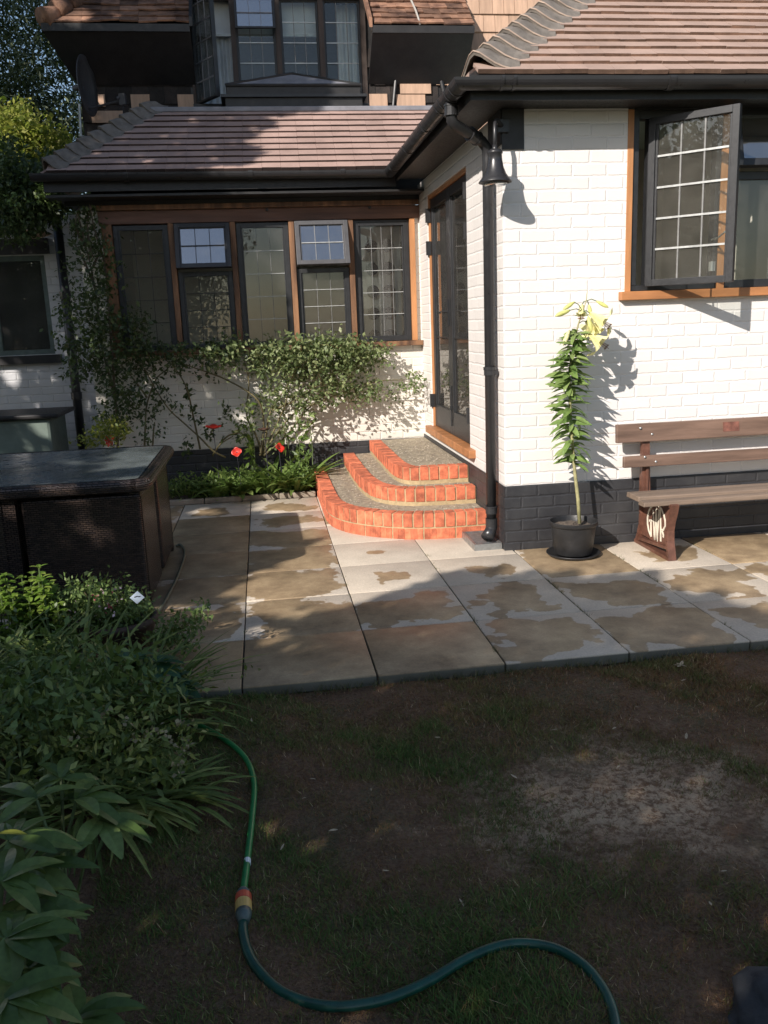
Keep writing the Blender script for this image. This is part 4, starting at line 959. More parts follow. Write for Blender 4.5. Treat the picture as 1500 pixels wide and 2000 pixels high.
chair(-3.34, .395, -1, 1, 'dark rattan chair tucked in at the rear left of the patio table')

# ================================================================== BOX / PLANTER AND FAR-LEFT THINGS
bx_ = thing('storage_box', (-4.2, 3.1, 0), 'grey green painted box with dark lid in front of the shaded left wall', 'storage box')
MB().box(-4.85, -3.53, 2.78, 3.45, -.1, .80).build('body', 'binm', bx_, bevel=.03); MB().box(-4.88, -3.44, 2.72, 3.50, .805, .845).build('lid', 'black', bx_, bevel=.012)
t = thing('timber_plank', (-3.75, 3.8, 2.55), 'pale timber plank catching the sun above the far left window', 'plank')
a = at(30, 467, 'y', 3.75); b = at(98, 450, 'y', 3.75)
MB().prism([(a.x-.05, 3.72, b.z), (b.x-.08, 3.72, b.z-.0), (b.x+.02, 3.72, (a.z+b.z)/2), (b.x-.1, 3.72, a.z), (a.x+.02, 3.72, a.z)], (0, .03, 0)).build('board', 'shnew', t)
t = thing('drainpipe', (-3.5, 3.7, 0), 'black drainpipe running down the shaded corner left of the climber', 'drainpipe')
MB().tube([(-3.46, 3.72, 2.7), (-3.46, 3.72, -.05)], .045, 14).build('pipe', 'blackg', t, smooth=True)
for z in (.9, 1.9): MB().tube([(-3.46, 3.72, z), (-3.46, 3.72, z+.07)], .055, 14).build('collar', 'blackg', t)
# tall rack with round holes inside the right-hand back window
t = thing('wine_rack', (-.25, 3.5, 1.2), 'tall pale rack with dark round holes standing inside the right-hand back window', 'rack')
f = MB().box(-.34, -.30, 3.42, 3.46, 1.0, 2.6).box(-.17, -.11, 3.40, 3.46, 1.0, 2.6); f.build('upright', 'curtain', t)
for zc in (1.42, 1.64, 1.86, 2.08, 2.30):
    for xc in (-.40, -.235, -.05): MB().lathe([(0, 0), (.065, 0), (.065, .02), (0, .02)], (0, 0, 0), 20).v; q = MB(); q.tube([(xc, 3.38, zc), (xc, 3.40, zc)], .062, 20); q.build('hole', 'ink', t)
MB().box(-.5, .0, 3.41, 3.44, 1.0, 2.6).build('board', 'interior', t)

# ================================================================== VEGETATION
ROSE = leafmat('rose_leaf', (.09, .13, .05), (.19, .24, .10), (.32, .35, .17), .42, .3)
DARKL = leafmat('climber_leaf', (.03, .048, .02), (.06, .09, .034), (.12, .16, .06), .45, .25)
BRIGHT = leafmat('bright_leaf', (.12, .22, .03), (.20, .32, .05), (.30, .38, .08), .45, .45)
YG = leafmat('yellow_green_leaf', (.12, .17, .03), (.32, .34, .06), (.46, .44, .12), .5, .5)
CON = leafmat('conifer_leaf', (.02, .034, .02), (.08, .105, .055), (.24, .27, .16), .6, .25)
BED = leafmat('bed_leaf', (.08, .14, .035), (.16, .24, .06), (.26, .33, .10), .42, .35)
HEL = leafmat('hellebore_leaf', (.07, .12, .03), (.12, .18, .045), (.19, .26, .08), .38, .2)
STR = leafmat('strap_leaf', (.085, .125, .032), (.18, .235, .06), (.42, .44, .15), .45, .3)
FUC = leafmat('shrub_leaf', (.075, .125, .038), (.14, .21, .06), (.24, .31, .11), .45, .3)
SHADE = leafmat('tree_leaf', (.03, .06, .015), (.06, .10, .03), None, .5, .12)

def sprays(cent, k, spread, size, rs=nr, up_bias=.4, aspect=.55, face=None, fb=0, flat=1.0):
    """k leaflets round each spray centre"""
    n = len(cent); o = rs.normal(size=(n, k, 3))*spread; o[:, :, 1] *= flat
    P = (cent[:, None, :]+o).reshape(-1, 3)
    return leaves(P, size, up_bias, aspect, .4, face, fb, rs)
def blob_px(blobs, y0, y1, k=1.0, rs=nr):
    out = []
    for px, py, rx, ry, n in blobs:
        n = int(n*k); a = rs.normal(size=(n, 2))*.5
        a = a[(a**2).sum(1) < 1.3]
        for u, v in a: out.append(tuple(at(px+u*rx, py+v*ry, 'y', rs.uniform(y0, y1))))
    return np.array(out)
def canes(name, paths, y, r, mat, parent, wob=.05):
    for pth in paths:
        pts = []
        for i, (px, py) in enumerate(pth): pts.append(at(px, py, 'y', y+wob*math.sin(i*2.1+px)))
        # smooth
        sm = []
        for i in range(len(pts)-1):
            p0, p1, p2, p3 = pts[max(0, i-1)], pts[i], pts[i+1], pts[min(len(pts)-1, i+2)]
            for k in range(5): t = k/5; sm.append(.5*((2*p1)+(p2-p0)*t+(2*p0-5*p1+4*p2-p3)*t*t+(-p0+3*p1-3*p2+p3)*t**3))
        sm.append(pts[-1]); n = len(sm)
        MB().tube(sm, [r*(1-.6*i/n) for i in range(n)], 7).build(name, mat, parent, smooth=True)
# ---- rose trained on the back wall
rose = thing('climbing_rose', (-1.4, 2.8, 0), 'sprawling green rose bush trained below the long leaded window on the back wall', 'rose bush')
cs = blob_px([(640, 700, 110, 42, 130), (700, 690, 62, 32, 70), (560, 712, 62, 52, 70), (645, 755, 85, 42, 70), (735, 765, 50, 30, 26), (800, 742, 30, 22, 9), (590, 795, 45, 35, 24), (505, 700, 60, 40, 50), (610, 680, 140, 22, 60),
              (520, 780, 55, 50, 26), (480, 830, 30, 40, 10), (440, 690, 50, 35, 34), (540, 850, 30, 25, 8)], 2.46, 2.84, k=1.05)
V, F = sprays(cs, 11, .040, .043, up_bias=.35, face=(-.5, -.8, .3), fb=.5, flat=.8)
npmesh('leaves', V, F, ROSE, rose)
B0 = (512, 890)
canes('branch', [[B0, (545, 840), (581, 803), (633, 781), (677, 764), (735, 745), (790, 742)], [B0, (500, 850), (482, 812), (486, 747), (477, 703)], [B0, (520, 845), (529, 803), (560, 755), (581, 721), (620, 690)],
                 [(508, 890), (515, 830), (503, 781), (443, 742), (373, 716), (330, 700)], [(515, 890), (560, 850), (600, 800), (650, 760), (700, 720)], [(512, 885), (540, 830), (560, 780), (565, 730)], [(580, 721), (640, 710), (700, 690)], [(529, 803), (580, 780), (640, 740), (690, 720)]], 2.66, .011, 'stemd', rose)
# ---- darker climber at the left of the window
cl_ = thing('dark_climber', (-2.9, 2.75, 0), 'dense dark climbing shrub in shade at the left end of the long window', 'climbing shrub')
cs = blob_px([(185, 560, 60, 95, 150), (185, 680, 75, 85, 200), (245, 765, 62, 75, 160), (290, 690, 62, 42, 90), (385, 700, 75, 34, 90), (255, 640, 55, 50, 90), (220, 820, 50, 45, 60), (150, 620, 40, 120, 90), (440, 690, 50, 25, 30), (300, 830, 28, 45, 22), (330, 770, 50, 40, 18)], 2.40, 2.80, k=.46)
V, F = sprays(cs, 12, .045, .044, up_bias=.3, flat=.8); npmesh('leaves', V, F, DARKL, cl_)
cs = blob_px([(165, 430, 30, 30, 26), (180, 470, 28, 40, 30), (205, 520, 18, 50, 22), (150, 450, 25, 40, 20)], 2.6, 2.85); V, F = sprays(cs, 6, .03, .045, flat=.7); npmesh('leaves', V, F, DARKL, cl_)
canes('branch', [[(440, 893), (417, 881), (391, 855), (360, 827), (330, 799), (304, 760), (282, 720), (255, 690)], [(282, 880), (284, 830), (287, 790), (304, 742), (326, 721), (345, 700)], [(391, 877), (378, 816), (365, 760), (343, 721), (320, 700)], [(287, 776), (262, 742), (235, 710)],
                 [(298, 875), (300, 840), (302, 825)], [(430, 865), (448, 850), (470, 845)], [(415, 890), (430, 868), (455, 852)]], 2.62, .010, 'stemd', cl_)
canes('branch', [[(230, 880), (225, 780), (200, 680), (185, 560), (165, 470), (150, 410)], [(225, 780), (215, 640), (205, 520), (185, 450), (175, 400)], [(185, 560), (160, 500), (140, 470)], [(182, 520), (200, 480), (205, 455)], [(165, 480), (148, 440), (155, 405)], [(180, 500), (170, 440), (180, 400)]], 2.70, .012, 'bark', cl_)
V, F = sprays(blob_px([(378, 815, 14, 30, 10), (368, 770, 12, 25, 7), (405, 845, 14, 12, 7), (455, 850, 22, 10, 7), (365, 870, 18, 18, 9), (440, 800, 18, 22, 8)], 2.55, 2.68), 6, .018, .045); npmesh('leaves', V, F, DARKL, cl_)
# ---- pale upright shoots against the wall
def shoots(label, pts, y, n, size, mat=BED, hh=.35, name='shooting_plant', lean=.05):
    c = at(*pts[0], 'y', y); t = thing(name, (c.x, y, .03), label, 'plant'); st = MB(); P = []
    for px, py in pts:
        top = at(px, py, 'y', y+rnd.uniform(-.05, .05)); b = Vector((top.x+rnd.uniform(-lean, lean), y, .03)); m_ = b.lerp(top, .5)+Vector((rnd.uniform(-.02, .02), 0, 0))
        st.tube([b, m_, top], [.005, .004, .002], 6)
        for k in range(n): u = rnd.uniform(.35, 1); P.append(tuple(b.lerp(top, u)+Vector((rnd.uniform(-.02, .02),)*3)))
    st.build('stems', 'stemg', t); V, F = leaves(np.array(P), size, .2, .4, .4); npmesh('leaves', V, F, mat, t); return t
shoots('pale green shoots rising against the back wall left of the steps', [(483, 780), (478, 820), (492, 850)], 2.62, 22, .07, BRIGHT)
shoots('tall pale leafy shoots beside the top of the brick steps', [(575, 800), (590, 830), (602, 800), (585, 860), (560, 850)], 2.60, 20, .08, BED)
# ---- flower bed in front of the back wall
def strappy(name, label, x, y, n, ln, wd, mat, spread=.12, z=.02, up0=(1.2, 3.4), bend=(.3, .95), grp=None, cat='plant'):
    t = thing(name, (x, y, z), label, cat, grp); q = MB()
    for i in range(n):
        a_ = rnd.uniform(0, 6.283); r = spread*math.sqrt(rnd.random()); e = rnd.uniform(*up0); l_ = ln*rnd.uniform(.6, 1.15)
        q.leaf((x+r*math.cos(a_), y+r*math.sin(a_)*.8, z), (math.cos(a_), math.sin(a_), e), (0, 0, 1), l_, wd*rnd.uniform(.7, 1.2), bend=rnd.uniform(*bend), fold=.3, seg=6)
    q.build('leaves', mat, t); return t
strappy('strappy_plant', 'lush strap leaved clump in the bed hard against the brick steps', -1.33, 2.52, 70, .48, .05, BED, .14)
strappy('strappy_plant', 'strap leaved clump just left of the one beside the steps', -1.60, 2.50, 56, .42, .046, BED, .13)
strappy('broad_leaved_plant', 'broad leaved plant in the middle of the bed under the poppies', -1.87, 2.50, 50, .36, .075, BED, .16)
strappy('broad_leaved_plant', 'paler broad leaved plant at the front of the bed kerb', -2.07, 2.45, 30, .28, .06, BED, .10)
strappy('low_clump', 'low dark grassy clump at the left of the bed beside the patio table', -2.33, 2.55, 70, .26, .018, STR, .16)
t = thing('ground_cover', (-1.8, 2.55, .03), None, None); t['kind'] = 'stuff'
cs = np.stack([nr.uniform(-2.48, -1.16, 420), nr.uniform(2.40, 2.80, 420), nr.uniform(.04, .22, 420)], 1); V, F = sprays(cs, 6, .03, .035)
bpy.data.objects.remove(t); o = npmesh('bed_ground_cover', V, F, BED); tag(o, 'low mixed green leaves carpeting the bed below the back wall', 'ground cover', kind='stuff')
# bright little bush with an orange flower behind the table
bb = thing('small_bright_bush', (-2.75, 2.35, .4), 'small yellow green bush with an orange flower behind the patio table', 'bush')
cs = blob_px([(200, 850, 50, 26, 60), (230, 835, 40, 18, 30), (170, 862, 30, 14, 16)], 1.9, 2.2); V, F = sprays(cs, 7, .025, .033); npmesh('leaves', V, F, YG, bb)
V, F = leaves(blob_px([(212, 860, 9, 10, 30)], 1.92, 1.98), .035); npmesh('flower', V, F, 'poppy', bb)
MB().tube([(-2.75, 2.1, 0), (-2.73, 2.05, .3), (-2.7, 2.05, .55)], .012, 6).build('stem', 'bark', bb)
# kerb of the bed
for i in range(4):
    x0 = -2.50+i*.34; t = MB().box(x0, x0+.335, 2.335, 2.385, -.01, .045).build('bed_kerb', 'stone', None, bevel=.012)
    tag(t, ['leftmost weathered kerb stone edging the bed beside the patio table', 'second weathered kerb stone edging the bed from the left', 'third weathered kerb stone edging the bed from the left', 'weathered kerb stone edging the bed nearest the brick steps'][i], 'kerb stone', 'kerb stones edging the back flower bed')
# ---- ornamental poppies on rods
def poppy(px, py, y, r, tilt, label, mat='poppy', name='poppy_ornament'):
    c = at(px, py, 'y', y); t = thing(name, (c.x, y, .03), label, 'garden ornament', 'metal poppies in the bed')
    q = MB(); n = 30; rot = Matrix.Rotation(tilt[0], 3, 'X') @ Matrix.Rotation(tilt[1], 3, 'Y'); vs = []
    for i in range(6):
        rr = r*i/5
        for k in range(n):
            a_ = 2*math.pi*k/n; w_ = (1+.10*math.sin(a_*4+1)*i/5); vs.append(c+rot@Vector((rr*w_*math.cos(a_), rr*w_*math.sin(a_), r*.42*(i/5)**1.6+.06*r*math.sin(a_*5)*i/5)))
    q.add(vs, [(i*n+k, i*n+(k+1) % n, (i+1)*n+(k+1) % n, (i+1)*n+k) for i in range(5) for k in range(n)])
    o = q.build('petals', mat, t, smooth=True); o.modifiers.new('s', 'SOLIDIFY').thickness = .003
    MB().tube([c+rot@Vector((0, 0, r*.02)), c+rot@Vector((0, 0, r*.22))], [r*.16, r*.10], 12).build('centre', 'ink', t)
    MB().tube([c, c+Vector((0, 0, -.05)), Vector((c.x+.02, y, .02))], .0035, 6).build('rod', 'ink', t)
poppy(417, 838, 2.50, .068, (R(4), R(3)), 'tallest scarlet metal poppy, a shallow open bowl seen edge on')
poppy(463, 884, 2.46, .046, (R(58), R(-10)), 'lower scarlet metal poppy facing the lawn, left of centre in the bed')
poppy(545, 876, 2.50, .046, (R(48), R(35)), 'cupped scarlet metal poppy nearest the brick steps')
poppy(516, 842, 2.52, .055, (R(0), R(0)), 'dark rusted bowl shaped metal poppy in front of the rose stems', 'rust')

# ---- trees and shrubs at the far left
def crown(parent, cs, k, spread, size, mat, aspect=.4, **kw):
    V, F = sprays(cs, k, spread, size, aspect=aspect, **kw); return npmesh('crown', V, F, mat, parent)
con = thing('conifer_tree', (-7.4, 9.2, 0), 'tall dark conifer with grey green sprays behind the house at the far left', 'tree')
cs = []
for i in range(2600):
    z = 1.0+9.5*nr.rand()**.8; r = (2.2-.14*z)*math.sqrt(nr.rand())*1.05; a_ = nr.rand()*6.283
    cl2 = math.sin(a_*3+z*2.1)+math.sin(a_*5-z*3.3)
    if cl2 < -.75: continue
    cs.append((-7.0+r*math.cos(a_), 9.2+r*math.sin(a_), z-.25*r))
crown(con, np.array(cs), 34, .15, .12, CON, .20)
MB().tube([(-7, 9.2, -.1), (-7, 9.2, 5), (-7, 9.2, 11)], [.22, .14, .03], 10).build('trunk', 'bark', con)
con2 = thing('background_tree', (-5.5, 11.5, 0), 'darker evergreen tree further back beside the upper wall', 'tree')
cs = []
for i in range(1500):
    v = nr.normal(size=3); v /= np.linalg.norm(v); r = nr.rand()**.4
    cs.append((-5.3+v[0]*r*1.7, 11.5+v[1]*r*1.5, 4.6+v[2]*r*3.6))
crown(con2, np.array(cs), 26, .2, .13, CON, .25); MB().tube([(-5.3, 11.5, -.1), (-5.3, 11.5, 5)], [.2, .1], 10).build('trunk', 'bark', con2)
ygb = thing('yellow_green_shrub', (-4.7, 5.3, 0), 'sunlit yellow green shrub beyond the left end of the tiled roof', 'shrub')
cs = blob_px([(55, 275, 62, 55, 240), (25, 235, 40, 40, 90), (95, 290, 50, 32, 90), (20, 300, 40, 60, 120), (118, 270, 20, 10, 14)], 4.9, 5.7); crown(ygb, cs, 9, .05, .06, YG, .6)
canes('branch', [[(20, 420), (40, 340), (60, 270)], [(60, 420), (70, 340), (100, 285), (135, 268)]], 5.3, .02, 'bark', ygb)
MB().tube([(-4.7, 5.3, -.1), (-4.7, 5.3, 2.6)], [.06, .04], 8).build('trunk', 'bark', ygb)
sh_ = thing('overhanging_shrub', (-4.2, 3.3, 0), 'dark leafy branches hanging over the shaded left corner below the eave', 'shrub')
cs = blob_px([(40, 380, 70, 55, 330), (85, 345, 45, 40, 130), (20, 440, 60, 32, 150), (95, 405, 35, 25, 70), (10, 330, 30, 60, 120), (60, 425, 60, 22, 80)], 2.9, 3.6); crown(sh_, cs, 11, .05, .05, DARKL, .5)
cs = blob_px([(85, 380, 35, 25, 26), (35, 390, 30, 20, 12), (100, 365, 20, 14, 10)], 2.7, 2.9); V, F = sprays(cs, 6, .03, .04); npmesh('lit_leaves', V, F, FUC, sh_)
MB().tube([(-4.6, 3.2, -.1), (-4.4, 3.25, 1.6), (-4.1, 3.3, 2.9)], [.05, .04, .02], 8).build('trunk', 'bark', sh_)

# ---- foreground bed at the left
def palmate(name, label, crowns, ln, wd, grp=None, mat=HEL, nl=7):
    x = sum(c[0] for c in crowns)/len(crowns); y = sum(c[1] for c in crowns)/len(crowns)
    t = thing(name, (x, y, -.04), label, 'plant', grp); q = MB(); st = MB()
    for cx_, cy_, cz, az, sc in crowns:
        b = Vector((cx_-.12*math.cos(az), cy_-.12*math.sin(az), -.04)); c = Vector((cx_, cy_, cz))
        st.tube([b, b.lerp(c, .6)+Vector((0, 0, .03)), c], .005, 6)
        for i in range(nl):
            u = (i-(nl-1)/2)/((nl-1)/2); a_ = az+u*1.75
            q.leaf(c, (math.cos(a_), math.sin(a_), rnd.uniform(-.15, .5)), (rnd.uniform(-.3, .3), rnd.uniform(-.3, .3), 1), ln*sc*(1-.28*abs(u))*rnd.uniform(.85, 1.1), wd*sc*rnd.uniform(.85, 1.1), bend=rnd.uniform(.25, .6), fold=.22, seg=7)
    q.build('leaves', mat, t); st.build('stems', 'stemg', t); return t
def on(px, py, z): v = at(px, py, 'z', z); return v.x, v.y, z
palmate('hellebore', 'hellebore with broad fingered dark leaves spreading over the lawn edge', [(*on(195, 1600, .24), -.5, 1.0), (*on(150, 1560, .30), .8, 1.0), (*on(70, 1560, .34), 2.4, 1.05), (*on(120, 1520, .30), 1.6, .9)], .19, .050)
palmate('hellebore', 'hellebore in the middle of the left border below the spreading one', [(*on(70, 1690, .26), -.2, .9), (*on(20, 1640, .36), .5, 1.0), (*on(60, 1760, .30), -.9, .95), (*on(5, 1720, .38), 1.2, 1.0)], .18, .050)
palmate('hellebore', 'hellebore with large leaves in the bottom left corner of the border', [(*on(55, 1890, .28), -.9, .95), (*on(15, 1830, .36), .5, .95), (*on(150, 1990, .12), .1, .9), (*on(10, 1950, .36), -.2, 1.0), (*on(70, 1810, .28), .9, .8)], .17, .058)
palmate('ferny_shade_plant', 'dark deeply cut leaves behind the grasses near the patio edge', [(*on(290, 1300, .18), .2, 1.1), (*on(250, 1290, .22), 1.6, 1.0), (*on(335, 1330, .12), -.6, .9)], .18, .060, mat=leafmat('dark_fern_leaf', (.03, .08, .04), (.045, .11, .055), None, .4, .2), nl=9)
for i, (px, py, z, n, ln) in enumerate(((60, 1400, .42, 80, .46), (170, 1440, .40, 80, .40), (270, 1450, .32, 64, .29), (325, 1480, .22, 36, .20), (30, 1330, .42, 80, .52), (210, 1350, .36, 80, .42))):
    v = at(px, py, 'z', z*.6)
    strappy('arching_sedge', ['arching sedge clump at the left edge of the border', 'arching sedge clump second from the left in the border', 'arching sedge clump in the middle of the border front', 'arching sedge clump leaning over the hose and lawn edge', 'arching sedge clump at the back left behind the others', 'arching sedge clump behind the middle one near the planter'][i],
            v.x-.03, v.y+.0, n, ln, .019, STR, .15, -.03, (.7, 2.6), (.7, 1.8), 'arching sedges in the left border')
o = None
cs = []
for px, py, z, n in ((60, 1380, .30, 110), (160, 1420, .30, 120), (250, 1440, .24, 110), (330, 1420, .20, 70), (120, 1340, .28, 90), (20, 1450, .30, 60), (350, 1330, .12, 50)):
    for k in range(int(n*.38)): v = at(px+nr.normal()*55, py+nr.normal()*40, 'z', max(.02, z*nr.uniform(.3, 1.1))); cs.append(tuple(v))
V, F = sprays(np.array(cs), 7, .035, .034, aspect=.42); tag(npmesh('border_foliage', V, F, STR), 'mixed small dark foliage filling the left border', 'ground cover', kind='stuff')
for i, (x, y, n, ln, lb) in enumerate(((-2.72, -2.02, 90, .62, 'tall arching sedge clump at the back left corner of the border by the mint'), (-2.42, -2.02, 90, .60, 'tall arching sedge clump before the pink flowered shrub and its planter'), (-2.16, -2.05, 60, .48, 'tall arching sedge clump at the back right of the border by the patio edge'), (-2.95, -2.2, 90, .62, 'tall sedge clump against the left edge at the back of the border'))):
    strappy('arching_sedge', lb, x, y, n, ln, .017, STR, .12, -.04, (1.2, 4.5), (.45, 1.25), 'arching sedges in the left border')
cs = []
for px, py, z, n in ((60, 1290, .34, 60), (170, 1300, .34, 60), (260, 1320, .28, 50), (20, 1350, .4, 40), (110, 1350, .38, 50)):
    for k in range(n): v = at(px+nr.normal()*50, py+nr.normal()*30, 'z', max(.02, z*nr.uniform(.5, 1.1))); cs.append(tuple(v))
V, F = sprays(np.array(cs), 7, .035, .045, aspect=.4); t = thing('bushy_perennial', (-2.5, -2.0, 0), 'bushy soft green perennial at the back of the left border before the planter', 'plant'); npmesh('leaves', V, F, FUC, t)
for k in range(14): v = Vector(cs[k*18]); MB().tube([(v.x, v.y-.02, -.05), v], .004, 5).build('stem', 'stemg', t)
# seed heads
sd = []
for px, py in ((330, 1440), (350, 1470), (310, 1430), (360, 1415), (270, 1440), (345, 1500), (200, 1390), (250, 1410), (150, 1440), (365, 1450)):
    for k in range(10): sd.append(tuple(at(px+nr.normal()*9, py+nr.normal()*9, 'z', .36)))
V, F = leaves(np.array(sd), .014, aspect=.9); tag(npmesh('seed_heads', V, F, M('pale_seed', (.24, .20, .11), .8, .2, 30, 0, island=.4)), 'clusters of pale brown seed heads above the arching sedges', 'seed heads', kind='stuff')
# mint-like bright plant by the rattan chairs
mt_ = thing('bright_mint_plant', (-2.75, -1.3, 0), 'bright green mint like plant catching sun before the rattan chairs', 'plant')
cs = []
stm = MB()
for k in range(80):
    px, py = nr.uniform(-15, 118), nr.uniform(1120, 1240); v = at(px, py, 'y', -1.30+nr.uniform(-.14, .14)); stm.tube([(v.x, v.y, -.03), (v.x, v.y, v.z)], .003, 5)
    for j in range(5):
        zz = v.z-j*.035
        if zz > 0: cs.append((v.x, v.y, zz))
v = at(76, 1108, 'y', -1.3); stm.tube([(v.x, -1.3, 0), (v.x, -1.3, v.z)], .0035, 5)
q = MB()
for k, dz in enumerate((0, -.005, -.055, -.06, -.11, -.115)):
    for s_ in (0, math.pi): a_ = s_+(k % 2)*1.57+.3; q.leaf((v.x, -1.3, v.z+dz), (math.cos(a_), math.sin(a_), .5), (0, 0, 1), .045+.012*(k > 1), .022, bend=.2, seg=4)
for c in cs:
    for s_ in range(4): a_ = rnd.uniform(0, 6.28); q.leaf(c, (math.cos(a_), math.sin(a_), rnd.uniform(.1, .7)), (0, 0, 1), rnd.uniform(.032, .052), .030, bend=.35, seg=4)
q.build('leaves', BRIGHT, mt_); stm.build('stems', 'stemg', mt_)
# planter with fuchsia-like shrub, plant tag, dried tuft
pl = thing('patio_planter', (-2.35, -1.25, 0), 'dark terracotta planter half hidden under the pink flowered shrub', 'planter')
MB().lathe([(0, -.05), (.15, -.05), (.185, .14), (.20, .14), (.20, .17), (.18, .17), (.17, .13), (0, .13)], (-2.36, -1.30, 0), 28).build('pot_wall', M('dark_terracotta', (.07, .045, .035), .8, .3, 12, .4, .003), pl, smooth=True)
fu = thing('pink_flowered_shrub', (-2.36, -1.30, .13), 'small leaved shrub with little pink and white flowers in front of the rattan chairs', 'shrub')
cs = blob_px([(200, 1175, 60, 45, 170), (150, 1200, 50, 45, 110), (245, 1210, 45, 40, 110), (275, 1185, 22, 25, 34), (180, 1240, 60, 30, 90), (150, 1150, 25, 25, 24)], -1.46, -1.16); V, F = sprays(cs, 7, .028, .027); npmesh('leaves', V, F, FUC, fu)
for nm, mt2, n in (('flowers', M('pale_pink_petal', (.68, .50, .50), .5, .2, 30, 0, island=.2), 46), ('flowers', M('crimson_petal', (.35, .03, .07), .5, .2, 30, 0, island=.3), 20)):
    V, F = leaves(blob_px([(200, 1190, 65, 45, n)], -1.50, -1.40), .017, aspect=.7); npmesh(nm, V, F, mt2, fu)
canes('branch', [[(220, 1270), (200, 1210), (160, 1150)], [(225, 1270), (240, 1210), (260, 1160)], [(220, 1270), (215, 1200), (220, 1150)]], -1.3, .005, 'stemd', fu, .01)
t = thing('plant_label', tuple(at(268, 1167, 'y', -1.48)), 'small white square plant label with a dark mark tipped among the shrub leaves', 'plant label')
c = at(268, 1167, 'y', -1.49); a1 = Vector((.7, .05, .55)).normalized(); a2 = Vector((-.55, -.25, .75)).normalized(); a2 = (a2-a1*a2.dot(a1)).normalized(); nn = a1.cross(a2)
MB().obox(c, a1*.024, a2*.024, nn*.0008).build('card', 'tagm', t)
q = MB()
for s_ in (-1, 0, 1): q.obox(c-nn*.0012*(1 if nn.y > 0 else -1)+a1*(.007*s_+.003)+a2*(.006*s_*-1+.006-.003*abs(s_)), (a1*.6-a2*.5).normalized()*.0055, (a1*.5+a2*.6).normalized()*.0022, nn*.0004)
q.build('mark', 'ink', t)
tuft = strappy('dried_grass_tuft', 'pale dried grass tuft beside the rattan chairs at the patio edge', -2.16, -1.32, 130, .20, .0035, M('dry_grey_grass', (.30, .28, .22), .8, .2, 30, 0, island=.3), .05, 0, (.4, 2), (.3, 1.2))
sg = thing('sprig_shrub', (-2.12, -1.55, 0), 'leafy sprig of a small shrub reaching over the wet slabs', 'shrub')
cs = blob_px([(350, 1225, 38, 26, 44), (380, 1205, 22, 16, 18), (400, 1185, 12, 10, 8), (330, 1250, 30, 22, 30), (365, 1260, 22, 24, 18), (300, 1250, 30, 22, 24)], -1.62, -1.42); V, F = sprays(cs, 6, .020, .026); npmesh('leaves', V, F, FUC, sg)
canes('branch', [[(300, 1300), (330, 1250), (370, 1215), (402, 1182)], [(300, 1300), (340, 1270), (375, 1250)], [(320, 1290), (345, 1240), (360, 1215)]], -1.52, .004, 'stemd', sg, .01)
yl = at(20, 1618, 'z', .42); t = thing('yellowing_leaf', tuple(yl), 'single yellow green leaf sticking out at the left edge of the border', 'leaf')
MB().leaf(yl-Vector((.03, 0, .01)), (1, -.1, .25), (0, 0, 1), .07, .020, .3, .2, 5).build('blade', YG, t)

# ================================================================== HOSES, LITTER, DARK LUMP
def smooth(pts, k=8):
    out = []
    for i in range(len(pts)-1):
        p0, p1, p2, p3 = pts[max(0, i-1)], pts[i], pts[i+1], pts[min(len(pts)-1, i+2)]
        for j in range(k): t = j/k; out.append(.5*((2*p1)+(p2-p0)*t+(2*p0-5*p1+4*p2-p3)*t*t+(-p0+3*p1-3*p2+p3)*t**3))
    return out+[pts[-1]]
HZ = LZ+.014
gh = thing('garden_hose', (-1.7, -3.3, LZ), 'green garden hose snaking over the lawn with orange and yellow connector', 'hose')
a = smooth([at(x, y, 'z', HZ) for x, y in ((330, 1400), (385, 1415), (440, 1445), (480, 1482), (496, 1530), (492, 1600), (483, 1680), (475, 1745))])
MB().tube(a, .0105, 12).build('thin_hose', 'hoseb', gh, smooth=True)
b = smooth([at(x, y, 'z', HZ) for x, y in ((476, 1785), (475, 1820), (484, 1858), (505, 1895), (555, 1940), (640, 1965), (740, 1955), (830, 1920), (920, 1868), (1000, 1843), (1080, 1851), (1140, 1885), (1180, 1935), (1200, 1990), (1205, 2060))])
MB().tube(b, .0128, 14).build('thick_hose', 'hosed', gh, smooth=True)
c0, c1 = at(475, 1738, 'z', HZ+.004), at(476, 1800, 'z', HZ+.004); cc = lambda t: c0.lerp(c1, t)
MB().tube([cc(0), cc(.08), cc(.2)], [.013, .018, .021], 16).build('end_collar', 'grp', gh, smooth=True)
MB().tube([cc(.2), cc(.22), cc(.40), cc(.42)], [.022, .0235, .0235, .022], 18).build('connector_ring', 'red', gh)
MB().tube([cc(.42), cc(.44), cc(.70), cc(.72)], [.0225, .024, .0235, .022], 18).build('connector_ring', 'yel', gh)
MB().tube([cc(.72), cc(.84), cc(.9), cc(1)], [.023, .022, .018, .016], 16).build('end_collar', 'grp', gh, smooth=True)
v = at(483, 1684, 'z', HZ); MB().tube([v+Vector((0, .012, 0)), v-Vector((0, .012, 0))], .0109, 12).build('white_tape', 'white', gh)
h2 = thing('grey_hose', (-2.2, .2, 0), 'grey green hose curling along the right side of the rattan chairs', 'hose')
MB().tube(smooth([at(x, y, 'z', .012) for x, y in ((345, 1066), (352, 1064), (360, 1075), (358, 1095), (345, 1130), (330, 1160), (312, 1192), (300, 1205))]), .0095, 10).build('hose_length', 'hoseg', h2, smooth=True)
